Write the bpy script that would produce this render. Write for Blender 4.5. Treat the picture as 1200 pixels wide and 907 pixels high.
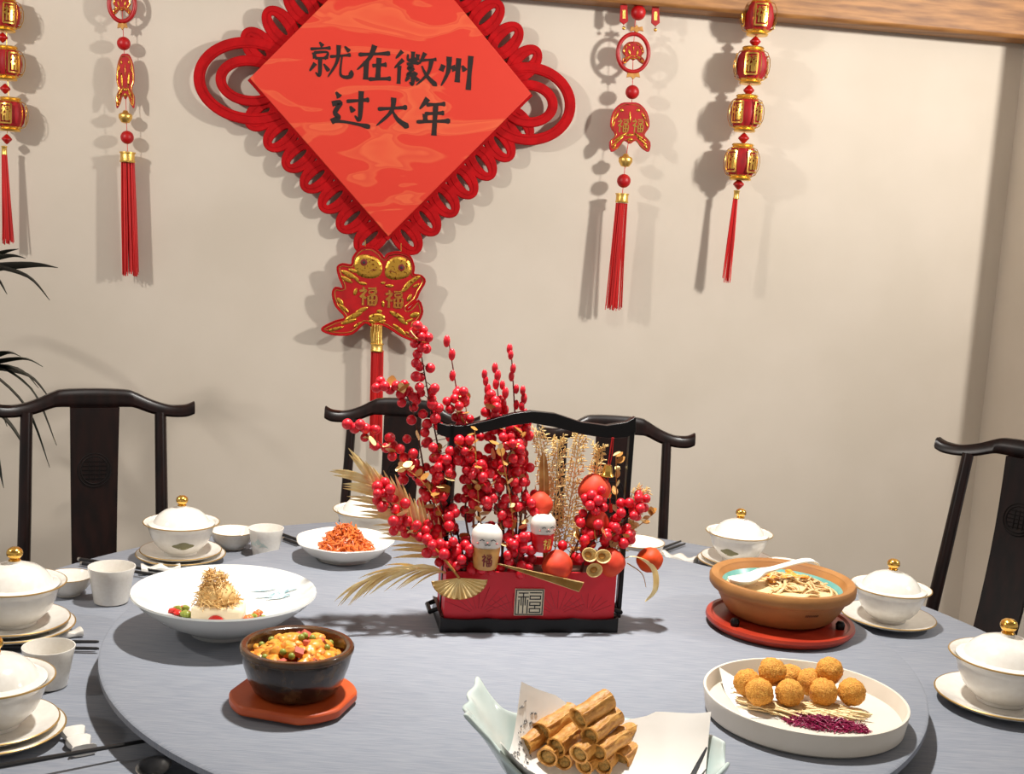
import bpy, bmesh, math, random
from math import sin, cos, pi, radians, atan2, sqrt
from mathutils import Vector, Matrix

for o in list(bpy.data.objects):
    bpy.data.objects.remove(o, do_unlink=True)
scene = bpy.context.scene
COL = scene.collection
rnd = random.Random(7)

# ------------------------------------------------------------------ camera
F = 1400.0
PITCH, ROLL = radians(7.5), 0.062
CAM = Vector((-0.0287, -1.838, 1.442))
_fw = Vector((0, cos(PITCH), -sin(PITCH)))
_up0 = Vector((0, sin(PITCH), cos(PITCH)))
_X = Vector((1, 0, 0))
_rt = _X * cos(ROLL) + _up0 * sin(ROLL)
_up = _up0 * cos(ROLL) - _X * sin(ROLL)
cd = bpy.data.cameras.new('camera')
cam = bpy.data.objects.new('camera', cd)
COL.objects.link(cam)
M = Matrix((_rt, _up, -_fw)).transposed().to_4x4()
M.translation = CAM
cam.matrix_world = M
cd.sensor_width = 36.0
cd.lens = F / 1200 * 36.0
cd.clip_start = 0.05
scene.camera = cam

# ------------------------------------------------------------------ light
world = bpy.data.worlds.new('world')
scene.world = world
world.use_nodes = True
world.node_tree.nodes['Background'].inputs[0].default_value = (1.0, 0.965, 0.93, 1)
world.node_tree.nodes['Background'].inputs[1].default_value = 0.33


def lamp(name, loc, power, radius, color, spread=pi, aim=None):
    l = bpy.data.lights.new(name, 'AREA')
    l.shape = 'DISK'
    l.size = radius * 2
    l.energy = power
    l.color = color
    l.spread = spread
    o = bpy.data.objects.new(name, l)
    COL.objects.link(o)
    o.location = loc
    if aim is not None:
        d = Vector(aim) - Vector(loc)
        o.rotation_euler = d.to_track_quat('-Z', 'Y').to_euler()
    return o


lamp('ceiling_lamp', (0.0, 0.05, 2.62), 21, 0.05, (1.0, 0.97, 0.92), spread=radians(115))
lamp('downlight', (2.4, 0.0, 2.38), 27, 0.11, (1.0, 0.95, 0.88), spread=radians(116), aim=(0.3, 1.9, 2.15))
lamp('downlight', (-2.3, -0.5, 2.42), 14, 0.07, (1.0, 0.95, 0.88), spread=radians(120), aim=(-0.5, 1.8, 1.9))
scene.view_settings.view_transform = 'Standard'
scene.view_settings.look = 'None'
scene.view_settings.gamma = 1.0
scene.view_settings.use_curve_mapping = False
scene.view_settings.exposure = 0.35

# ------------------------------------------------------------------ geometry of the place
ZT = 0.75            # table top
ZS = ZT + 0.048      # turntable top
R_TABLE, R_SUSAN = 0.95, 0.628
PSI = radians(8.0)   # the wall stands a little askew to the table
W0 = Vector((0, 1.9, 0))
WS = Vector((cos(PSI), sin(PSI), 0))
WN = Vector((sin(PSI), -cos(PSI), 0))


def ray(px, py):
    return (_rt * ((px - 600) / F) + _up * (-(py - 453.5) / F) + _fw)


def on_z(px, py, z):
    d = ray(px, py)
    return CAM + d * ((z - CAM.z) / d.z)


def on_plane(px, py, p0, n):
    d = ray(px, py)
    return CAM + d * ((p0 - CAM).dot(n) / d.dot(n))


def depth(p):
    return (Vector(p) - CAM).dot(_fw)


def msize(npx, p):
    return npx * depth(p) / F


def wall_uz(px, py, d):
    p = on_plane(px, py, W0 + WN * d, WN)
    return (p - W0).dot(WS), p.z


# ------------------------------------------------------------------ materials
MATS = {}


def s2l(c):
    c = c / 255.0
    return c / 12.92 if c <= 0.04045 else ((c + 0.055) / 1.055) ** 2.4


def rgb(r, g, b):
    return (s2l(r), s2l(g), s2l(b), 1)


def mat(name, col, rough=0.5, metal=0.0, col2=None, scale=20, stretch=(1, 1, 1), bump=0.0, bscale=None,
        coat=0.0, sss=0.0, detail=4, lo=0.35, hi=0.65, spec=0.5, trans=0.0):
    if name in MATS:
        return MATS[name]
    m = bpy.data.materials.new(name)
    m.use_nodes = True
    nt = m.node_tree
    b = nt.nodes['Principled BSDF']
    b.inputs['Base Color'].default_value = col
    b.inputs['Roughness'].default_value = rough
    b.inputs['Metallic'].default_value = metal
    b.inputs['Coat Weight'].default_value = coat
    b.inputs['Specular IOR Level'].default_value = spec
    b.inputs['Transmission Weight'].default_value = trans
    if sss:
        b.inputs['Subsurface Weight'].default_value = sss
        b.inputs['Subsurface Radius'].default_value = (0.01, 0.006, 0.004)
        b.inputs['Subsurface Scale'].default_value = 0.5
    if col2 is not None or bump:
        tc = nt.nodes.new('ShaderNodeTexCoord')
        mp = nt.nodes.new('ShaderNodeMapping')
        mp.inputs['Scale'].default_value = stretch
        nt.links.new(tc.outputs['Object'], mp.inputs['Vector'])
        nz = nt.nodes.new('ShaderNodeTexNoise')
        nz.inputs['Scale'].default_value = scale
        nz.inputs['Detail'].default_value = detail
        nt.links.new(mp.outputs[0], nz.inputs['Vector'])
        if col2 is not None:
            rp = nt.nodes.new('ShaderNodeValToRGB')
            rp.color_ramp.elements[0].position = lo
            rp.color_ramp.elements[1].position = hi
            rp.color_ramp.elements[0].color = col
            rp.color_ramp.elements[1].color = col2
            nt.links.new(nz.outputs['Fac'], rp.inputs[0])
            nt.links.new(rp.outputs[0], b.inputs['Base Color'])
        if bump:
            bp = nt.nodes.new('ShaderNodeBump')
            bp.inputs['Strength'].default_value = bump
            bp.inputs['Distance'].default_value = 0.002
            if bscale:
                n2 = nt.nodes.new('ShaderNodeTexNoise')
                n2.inputs['Scale'].default_value = bscale
                nt.links.new(mp.outputs[0], n2.inputs['Vector'])
                nt.links.new(n2.outputs['Fac'], bp.inputs['Height'])
            else:
                nt.links.new(nz.outputs['Fac'], bp.inputs['Height'])
            nt.links.new(bp.outputs[0], b.inputs['Normal'])
    MATS[name] = m
    return m


WALL = mat('painted_plaster', rgb(214, 203, 189), 0.85, col2=rgb(208, 197, 182), scale=3, bump=0.05, bscale=120)
CEIL = mat('ceiling_paint', rgb(225, 218, 208), 0.9, col2=rgb(220, 212, 203), scale=3)
FLOOR = mat('floor_tile_grey', rgb(112, 104, 97), 0.5, col2=rgb(96, 90, 84), scale=6)
BEAM = mat('pine_beam', rgb(172, 120, 66), 0.55, col2=rgb(124, 80, 38), scale=7, stretch=(0.5, 6, 9), detail=6, bump=0.1)
CLOTH = mat('grey_linen', rgb(126, 131, 142), 0.85, col2=rgb(147, 150, 157), scale=26, stretch=(1.0, 22, 1), detail=5,
            bump=0.25, lo=0.3, hi=0.7, spec=0.25)
DWOOD = mat('dark_lacquered_wood', rgb(30, 14, 11), 0.28, col2=rgb(16, 8, 7), scale=9, stretch=(6, 6, 1), spec=0.3)
DWOOD2 = mat('dark_carved_wood', rgb(14, 8, 7), 0.6, spec=0.2)
PORC = mat('white_porcelain', rgb(233, 228, 219), 0.15, col2=rgb(228, 222, 212), scale=8, coat=0.3)
PORCB = mat('cool_white_porcelain', rgb(218, 219, 216), 0.15, col2=rgb(212, 214, 210), scale=8, coat=0.3)
CELA = mat('pale_celadon', rgb(210, 218, 212), 0.15, col2=rgb(176, 202, 198), scale=9, coat=0.3, lo=0.3, hi=0.75)
CREAM = mat('matte_cream_ceramic', rgb(222, 213, 199), 0.4, col2=rgb(216, 206, 190), scale=10)
GOLD = mat('polished_gold', rgb(238, 188, 94), 0.22, 1.0)
GOLDR = mat('hammered_gold', rgb(242, 200, 110), 0.38, 1.0, bump=0.5, scale=160)
GOLDP = mat('gold_sprayed_leaf', rgb(226, 188, 118), 0.45, 0.15, col2=rgb(244, 220, 160), scale=40)
GOLDD = mat('old_gold_leaf', rgb(170, 112, 50), 0.42, 0.3, col2=rgb(204, 152, 80), scale=60)
GILT = mat('thin_gilt_line', rgb(176, 142, 84), 0.35, 0.5)
OLIVE = mat('olive_painted_cloud', rgb(104, 99, 60), 0.3, col2=rgb(122, 117, 74), scale=120)
INKG = mat('faint_green_ink', rgb(176, 194, 184), 0.3, col2=rgb(215, 222, 214), scale=150)
INKB = mat('faint_blue_ink', rgb(132, 166, 176), 0.2, col2=rgb(222, 228, 224), scale=110)
INK = mat('black_ink', rgb(30, 14, 12), 0.7)
INKP = mat('printed_ink', rgb(44, 44, 46), 0.7)
BLACK = mat('black_lacquer', rgb(12, 10, 10), 0.3, col2=rgb(18, 15, 15), scale=15, spec=0.25)
STICK = mat('black_chopstick', rgb(22, 20, 20), 0.35)
RED = mat('red_felt', rgb(184, 8, 16), 0.8, col2=rgb(164, 5, 12), scale=30, spec=0.2)
REDC = mat('glossy_red_card', rgb(184, 10, 18), 0.35, col2=rgb(158, 6, 12), scale=25)
REDB = mat('red_satin_bead', rgb(190, 8, 16), 0.45, col2=rgb(166, 5, 12), scale=60, stretch=(1, 1, 0.2))
REDT = mat('red_silk_thread', rgb(216, 18, 16), 0.6, col2=rgb(184, 9, 10), scale=80, stretch=(2, 2, 0.1))
REDBOX = mat('red_printed_box', rgb(214, 14, 38), 0.45, col2=rgb(204, 10, 32), scale=20)
REDD = mat('deep_red_line', rgb(176, 12, 32), 0.4)
BERRY = mat('red_berry', rgb(214, 18, 42), 0.4, col2=rgb(194, 10, 30), scale=1.5)
TWIG = mat('brown_twig', rgb(96, 52, 36), 0.7, col2=rgb(70, 36, 26), scale=50)
REDTWIG = mat('red_brown_twig', rgb(120, 30, 34), 0.6)
PERS = mat('persimmon_skin', rgb(222, 82, 46), 0.6, col2=rgb(206, 60, 38), scale=18, spec=0.3)
PERS2 = mat('ripe_orange_skin', rgb(222, 84, 24), 0.55, col2=rgb(204, 64, 18), scale=18, spec=0.3)
CREAMP = mat('cream_plaque', rgb(226, 214, 184), 0.5)
CATW = mat('white_glaze_figurine', rgb(218, 211, 200), 0.35)
CATG = mat('gold_brown_glaze', rgb(202, 152, 84), 0.35, col2=rgb(182, 126, 62), scale=40)
CATR = mat('red_glaze', rgb(205, 26, 34), 0.3)
PINK = mat('pink_paint', rgb(226, 140, 130), 0.5)
DARKR = mat('dark_red_paint', rgb(120, 20, 24), 0.5)
TERRA = mat('orange_red_lacquer', rgb(204, 92, 42), 0.4, col2=rgb(190, 76, 32), scale=20)
TERRA2 = mat('red_wood_lacquer', rgb(170, 52, 30), 0.35, col2=rgb(150, 40, 24), scale=20)
STONE = mat('dark_glazed_stoneware', rgb(34, 22, 16), 0.22, col2=rgb(96, 70, 42), scale=55, lo=.45, hi=.8, bump=0.4, bscale=90, coat=0.4)
STONER = mat('brown_rim_glaze', rgb(84, 58, 32), 0.25, col2=rgb(52, 32, 20), scale=40, bump=0.4, coat=0.5)
CLAY = mat('tan_clay', rgb(170, 118, 62), 0.6, col2=rgb(148, 98, 48), scale=14, bump=0.1, bscale=200)
TEAL = mat('turquoise_glaze', rgb(98, 162, 158), 0.3, col2=rgb(120, 178, 170), scale=30)
SOUP = mat('creamy_soup', rgb(226, 190, 134), 0.35, col2=rgb(236, 208, 160), scale=40)
NOOD = mat('cream_noodle', rgb(222, 190, 140), 0.45, col2=rgb(212, 174, 120), scale=50)
STRAW = mat('pale_straw_noodle', rgb(226, 196, 140), 0.55, col2=rgb(238, 214, 166), scale=60)
CAB = mat('purple_cabbage', rgb(126, 14, 62), 0.4, col2=rgb(158, 30, 84), scale=120)
BALL = mat('fried_crumb', rgb(236, 176, 74), 0.7, col2=rgb(196, 118, 30), scale=9, bump=1.0, bscale=11, lo=0.3, hi=0.7)
ROLL1 = mat('fried_wrapper', rgb(212, 158, 80), 0.5, col2=rgb(176, 116, 46), scale=2.2, bump=0.5, bscale=5, coat=0.15)
FILL = mat('herb_filling', rgb(176, 132, 64), 0.7, col2=rgb(120, 96, 44), scale=4, bump=0.8, bscale=6)
CARR = mat('orange_shred', rgb(226, 124, 54), 0.4, col2=rgb(202, 92, 34), scale=90, coat=0.3)
EGG = mat('egg_yellow', rgb(236, 166, 58), 0.4, col2=rgb(224, 128, 40), scale=1.6, coat=0.3)
BROTH = mat('orange_sauce', rgb(206, 88, 30), 0.2, col2=rgb(186, 66, 22), scale=40, coat=0.4)
HAM = mat('pink_ham', rgb(206, 104, 84), 0.45, col2=rgb(190, 84, 70), scale=90)
PEA = mat('green_pea', rgb(150, 152, 58), 0.4, col2=rgb(124, 136, 48), scale=60)
TOM = mat('tomato_red', rgb(206, 44, 36), 0.3)
FLOSS = mat('golden_floss', rgb(232, 196, 134), 0.6, col2=rgb(216, 172, 104), scale=90)
TOFU = mat('ivory_custard', rgb(238, 218, 184), 0.4, sss=0.05)
PAPER = mat('white_food_paper', rgb(230, 226, 219), 0.8, col2=rgb(225, 220, 212), scale=12)
LEAF = mat('dark_green_leaf', rgb(26, 36, 24), 0.45, col2=rgb(16, 24, 17), scale=30)
TRUNK = mat('grey_brown_trunk', rgb(96, 80, 62), 0.8, col2=rgb(70, 58, 46), scale=30, bump=0.5)
POT = mat('dark_glazed_pot', rgb(60, 52, 46), 0.3)
SOIL = mat('potting_soil', rgb(48, 36, 28), 0.95, col2=rgb(34, 26, 20), scale=60)
STEEL = mat('stainless_steel', rgb(205, 200, 192), 0.28, 1.0)
LANT = mat('red_lantern_cloth', rgb(150, 10, 22), 0.6, col2=rgb(176, 14, 26), scale=40, stretch=(3, 3, 0.3))


def plaque_face():
    """orange-red card with flat printed swirling clouds"""
    m = bpy.data.materials.new('orange_red_cloud_print')
    m.use_nodes = True
    nt = m.node_tree
    b = nt.nodes['Principled BSDF']
    b.inputs['Roughness'].default_value = 0.6
    tc = nt.nodes.new('ShaderNodeTexCoord')
    mp = nt.nodes.new('ShaderNodeMapping')
    mp.inputs['Scale'].default_value = (1.0, 1.0, 3.1)
    mp.inputs['Location'].default_value = (0.42, 0.0, 0.31)
    nt.links.new(tc.outputs['Object'], mp.inputs['Vector'])
    nz = nt.nodes.new('ShaderNodeTexNoise')
    nz.inputs['Scale'].default_value = 3.0
    nz.inputs['Detail'].default_value = 1.6
    nz.inputs['Distortion'].default_value = 1.3
    nt.links.new(mp.outputs[0], nz.inputs['Vector'])
    rp = nt.nodes.new('ShaderNodeValToRGB')
    e = rp.color_ramp.elements
    e[0].position, e[0].color = 0.0, rgb(219, 52, 31)
    e[1].position, e[1].color = 0.545, rgb(219, 52, 31)
    for p, c in ((0.56, rgb(226, 86, 50)), (0.60, rgb(222, 72, 44)), (0.615, rgb(230, 96, 56)), (0.7, rgb(226, 80, 48))):
        x = e.new(p)
        x.color = c
    nt.links.new(nz.outputs['Fac'], rp.inputs[0])
    nt.links.new(rp.outputs[0], b.inputs['Base Color'])
    return m


GILTE = mat('gilt_and_red_enamel', rgb(216, 166, 66), 0.32, 0.85, col2=rgb(120, 24, 14), scale=130, lo=0.56, hi=0.66, bump=0.6, detail=2)
PLAQ = plaque_face()


# ------------------------------------------------------------------ mesh building
class MB:
    def __init__(self):
        self.v, self.f = [], []

    def add(self, vs, fs):
        n = len(self.v)
        self.v += [tuple(p) for p in vs]
        self.f += [tuple(i + n for i in q) for q in fs]
        return self

    def lathe(self, prof, seg=32, c=(0, 0, 0), a0=0.0, sx=1.0, sy=1.0):
        """profile of (r, z); r=0 ends close the surface"""
        vs, fs, rows = [], [], []
        for r, z in prof:
            if r < 1e-6:
                rows.append([len(vs)])
                vs.append((c[0], c[1], c[2] + z))
            else:
                rows.append(list(range(len(vs), len(vs) + seg)))
                for k in range(seg):
                    a = a0 + 2 * pi * k / seg
                    vs.append((c[0] + r * cos(a) * sx, c[1] + r * sin(a) * sy, c[2] + z))
        for A, B in zip(rows[:-1], rows[1:]):
            for k in range(seg):
                k2 = (k + 1) % seg
                if len(A) == 1 and len(B) == 1:
                    continue
                if len(A) == 1:
                    fs.append((A[0], B[k2], B[k]))
                elif len(B) == 1:
                    fs.append((A[k], A[k2], B[0]))
                else:
                    fs.append((A[k], A[k2], B[k2], B[k]))
        return self.add(vs, fs)

    def ball(self, c, r, seg=14, rings=9):
        rx, ry, rz = (r, r, r) if not isinstance(r, tuple) else r
        vs = [(c[0], c[1], c[2] - rz)]
        for j in range(1, rings):
            t = -pi / 2 + pi * j / rings
            for k in range(seg):
                a = 2 * pi * k / seg
                vs.append((c[0] + rx * cos(t) * cos(a), c[1] + ry * cos(t) * sin(a), c[2] + rz * sin(t)))
        vs.append((c[0], c[1], c[2] + rz))
        fs = []
        for k in range(seg):
            k2 = (k + 1) % seg
            fs.append((0, 1 + k2, 1 + k))
            for j in range(rings - 2):
                a, b = 1 + j * seg, 1 + (j + 1) * seg
                fs.append((a + k, a + k2, b + k2, b + k))
            a = 1 + (rings - 2) * seg
            fs.append((a + k, a + k2, len(vs) - 1))
        return self.add(vs, fs)

    def tube(self, pts, rad, seg=8, caps=True, closed=False, flat=1.0):
        pts = [Vector(p) for p in pts]
        n = len(pts)
        if not isinstance(rad, (list, tuple)):
            rad = [rad] * n
        ref = Vector((0.123, 0.456, 0.881)).normalized()
        vs, fs = [], []
        prev = None
        for i, p in enumerate(pts):
            if closed:
                t = pts[(i + 1) % n] - pts[i - 1]
            else:
                t = pts[min(i + 1, n - 1)] - pts[max(i - 1, 0)]
            if t.length < 1e-9:
                t = Vector((0, 0, 1))
            t.normalize()
            if prev is None:
                a = t.cross(ref)
                if a.length < 0.1:
                    a = t.cross(Vector((1, 0, 0)))
                a.normalize()
            else:
                a = (prev - t * prev.dot(t)).normalized()
            prev = a
            b = t.cross(a)
            for k in range(seg):
                g = 2 * pi * k / seg
                vs.append(p + (a * cos(g) + b * sin(g) * flat) * rad[i])
        m = n if closed else n - 1
        for i in range(m):
            A, B = i * seg, ((i + 1) % n) * seg
            for k in range(seg):
                k2 = (k + 1) % seg
                fs.append((A + k, A + k2, B + k2, B + k))
        if caps and not closed:
            fs.append(tuple(range(seg - 1, -1, -1)))
            fs.append(tuple((n - 1) * seg + k for k in range(seg)))
        return self.add(vs, fs)

    def box(self, c, s, rz=0.0, ax=None):
        R = Matrix.Rotation(rz, 3, 'Z') if ax is None else ax
        vs = []
        for z in (-.5, .5):
            for x, y in ((-.5, -.5), (.5, -.5), (.5, .5), (-.5, .5)):
                vs.append(Vector(c) + R @ Vector((x * s[0], y * s[1], z * s[2])))
        return self.add(vs, [(3, 2, 1, 0), (4, 5, 6, 7), (0, 1, 5, 4), (1, 2, 6, 5), (2, 3, 7, 6), (3, 0, 4, 7)])

    def prism(self, outline, a, b, axis='y'):
        """outline of 2-D points swept from a to b: axis y -> points are (x,z); axis z -> (x,y)"""
        n = len(outline)
        mk = (lambda p, h: (p[0], h, p[1])) if axis == 'y' else (lambda p, h: (p[0], p[1], h))
        vs = [mk(p, a) for p in outline] + [mk(p, b) for p in outline]
        fs = [tuple(range(n)), tuple(range(2 * n - 1, n - 1, -1))]
        for k in range(n):
            k2 = (k + 1) % n
            fs.append((k2, k, n + k, n + k2))
        return self.add(vs, fs)

    def ring2d(self, outer, inner, a, b):
        """flat band between two outlines of equal length in the xz plane, from y=a to y=b"""
        n = len(outer)
        vs = [(p[0], a, p[1]) for p in outer] + [(p[0], a, p[1]) for p in inner]
        vs += [(p[0], b, p[1]) for p in outer] + [(p[0], b, p[1]) for p in inner]
        fs = []
        for k in range(n):
            q = (k + 1) % n
            fs += [(k, q, n + q, n + k), (2 * n + q, 2 * n + k, 3 * n + k, 3 * n + q),
                   (q, k, 2 * n + k, 2 * n + q), (n + k, n + q, 3 * n + q, 3 * n + k)]
        return self.add(vs, fs)

    def sheet(self, grid, closed_u=False):
        """grid[i][j] of points -> quads"""
        h, w = len(grid), len(grid[0])
        vs = [p for row in grid for p in row]
        fs = []
        for i in range(h - 1):
            for j in range(w if closed_u else w - 1):
                j2 = (j + 1) % w
                fs.append((i * w + j, i * w + j2, (i + 1) * w + j2, (i + 1) * w + j))
        return self.add(vs, fs)

    def stroke(self, pts, wid, y=0.0, th=0.0006):
        """a brush stroke in the xz plane with a width at each point"""
        pts = [Vector((p[0], p[1])) for p in pts]
        n = len(pts)
        L, R = [], []
        for i, p in enumerate(pts):
            t = (pts[min(i + 1, n - 1)] - pts[max(i - 1, 0)])
            if t.length < 1e-9:
                t = Vector((1, 0))
            t.normalize()
            q = Vector((-t.y, t.x)) * wid[i] * 0.5
            L.append(p + q)
            R.append(p - q)
        for i in range(n - 1):
            quad = [L[i], R[i], R[i + 1], L[i + 1]]
            self.add([(q.x, y, q.y) for q in quad], [(0, 1, 2, 3)])
        return self

    def mesh(self, name, smooth=40):
        me = bpy.data.meshes.new(name)
        me.from_pydata(self.v, [], self.f)
        bm = bmesh.new()
        bm.from_mesh(me)
        bmesh.ops.recalc_face_normals(bm, faces=bm.faces)
        bm.to_mesh(me)
        bm.free()
        if smooth:
            me.polygons.foreach_set('use_smooth', [True] * len(me.polygons))
            me.set_sharp_from_angle(angle=radians(smooth))
        return me

    def build(self, name, m, parent=None, smooth=40, loc=None, rz=0.0, bevel=0.0, seg=2, kind=None):
        me = self.mesh(name, smooth)
        me.materials.append(m)
        o = bpy.data.objects.new(name, me)
        COL.objects.link(o)
        if parent is not None:
            o.parent = parent
        if loc is not None:
            o.location = loc
        o.rotation_euler.z = rz
        if bevel:
            bv = o.modifiers.new('bevel', 'BEVEL')
            bv.width = bevel
            bv.segments = seg
            bv.limit_method = 'ANGLE'
            bv.angle_limit = radians(40)
        if kind:
            o['kind'] = kind
        return o


def inst(name, me, parent=None, loc=(0, 0, 0), rot=(0, 0, 0), sc=(1, 1, 1), m=None):
    o = bpy.data.objects.new(name, me)
    if m is not None and not me.materials:
        me.materials.append(m)
    COL.objects.link(o)
    o.parent = parent
    o.location = loc
    o.rotation_euler = rot
    o.scale = sc
    return o


def tag(o, label, cat, group=None):
    o['label'] = label
    o['category'] = cat
    if group:
        o['group'] = group
    return o


def thing(name, label, cat, loc=(0, 0, 0), rz=0.0, group=None):
    o = bpy.data.objects.new(name, None)
    o.empty_display_size = 0.05
    COL.objects.link(o)
    o.location = loc
    o.rotation_euler.z = rz
    return tag(o, label, cat, group)


def copy_tree(o, parent=None):
    c = o.copy()
    COL.objects.link(c)
    c.parent = parent
    for ch in list(o.children):
        copy_tree(ch, c)
    return c


def bez(pts, n=8):
    """Catmull-Rom through points"""
    pts = [Vector(p) for p in pts]
    out = []
    for i in range(len(pts) - 1):
        p0, p1, p2, p3 = pts[max(i - 1, 0)], pts[i], pts[i + 1], pts[min(i + 2, len(pts) - 1)]
        for k in range(n):
            t = k / n
            out.append(0.5 * ((2 * p1) + (p2 - p0) * t + (2 * p0 - 5 * p1 + 4 * p2 - p3) * t * t
                              + (3 * p1 - p0 - 3 * p2 + p3) * t ** 3))
    out.append(pts[-1])
    return out


# ------------------------------------------------------------------ the room
def struct(o):
    o['kind'] = 'structure'
    return o


uc, _ = wall_uz(1172, 300, 0)                       # corner with the wall at the right
corner = W0 + WS * uc
RD = Vector((sin(PSI + radians(2)), -cos(PSI + radians(2)), 0))
RN = Vector((-RD.y, RD.x, 0))
Lw = W0 - WS * 3.2
b = MB()
ZC = 2.75


def slab(p, q, z0, z1, nrm, th):
    p, q = Vector(p), Vector(q)
    vs = []
    for z in (z0, z1):
        for w in (p, q, q + nrm * th, p + nrm * th):
            vs.append((w.x, w.y, z))
    return MB().add(vs, [(3, 2, 1, 0), (4, 5, 6, 7), (0, 1, 5, 4), (1, 2, 6, 5), (2, 3, 7, 6), (3, 0, 4, 7)])


struct(slab(Lw, corner, 0, ZC, -WN, 0.12).build('wall_back', WALL))
cn1 = corner + RD * 0.28  # return cut short so the downlight reaches the back wall; unseen step beyond invented
cn2 = cn1 + WS * 2.2
wr = MB()
for q in (slab(corner - RD * 0.1, cn1, 0, ZC, RN, 0.12), slab(cn1, cn2, 0, ZC, -WN, 0.12)):
    wr.add(q.v, q.f)
struct(wr.build('wall_right', WALL))
struct(MB().box((0, 0, -0.05), (8.6, 8.5, 0.1)).build('floor', FLOOR))
struct(MB().box((0, 0, ZC + 0.05), (8.6, 8.5, 0.1)).build('ceiling', CEIL))
ub0, zb0 = wall_uz(800, 9, 0.10)
ub1, zb1 = wall_uz(1200, 46, 0.10)
print('beam z', zb0, zb1)
zb = (zb0 + zb1) / 2
p = W0 - WS * 3.0 + WN * 0.001
q = corner - WS * 0.004 + WN * 0.001
struct(slab(p, q, zb, zb + 0.22, WN, 0.10).build('trim_1', BEAM, bevel=0.012))

# ------------------------------------------------------------------ table, cloth, turntable
t = thing('round_dining_table', 'large round dining table under a grey linen cloth', 'table', (0, 0, 0))
MB().lathe([(0, .70), (R_TABLE - .012, .70), (R_TABLE - .012, .746), (0, .746)], 96).build('tabletop', DWOOD, t)
MB().lathe([(0, 0), (.38, 0), (.38, .04), (.16, .07), (.12, .12), (.12, .62), (.2, .699), (0, .699)], 48).build('pedestal', DWOOD, t)
prof_pts = []
rows = []
NS = 192
for i, (r, z) in enumerate([(0.001, ZT), (.3, ZT), (.6, ZT), (R_TABLE - .006, ZT), (R_TABLE, ZT - .004), (R_TABLE + .004, ZT - .012),
                            (R_TABLE + .006, ZT - .05), (R_TABLE + .009, ZT - .09), (R_TABLE + .011, ZT - .13)]):
    row = []
    for k in range(NS):
        a = 2 * pi * k / NS
        w = max(0, i - 5) * 0.007 * sin(a * 24 + sin(a * 5))
        row.append(((r + w) * cos(a), (r + w) * sin(a), z))
    rows.append(row)
tc = MB().sheet(rows, closed_u=True).build('tablecloth', CLOTH)
tag(tc, 'grey-blue linen cloth covering the round dining table', 'tablecloth')
t = thing('lazy_susan', 'large grey cloth-covered turntable raised on the middle of the table', 'turntable', (0, 0, ZT + .0005))
MB().lathe([(0, .0), (.2, .0), (.2, .006), (.17, .008), (.17, .0345), (0, .0345)], 64).build('bearing', STEEL, t)
h = ZS - ZT - .0005
MB().lathe([(0.0, h), (R_SUSAN - .004, h), (R_SUSAN, h - .003), (R_SUSAN, h - .011), (R_SUSAN - .003, h - .013), (0, h - .013)][::-1], 160
           ).build('turntable_top', CLOTH, t)


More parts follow.
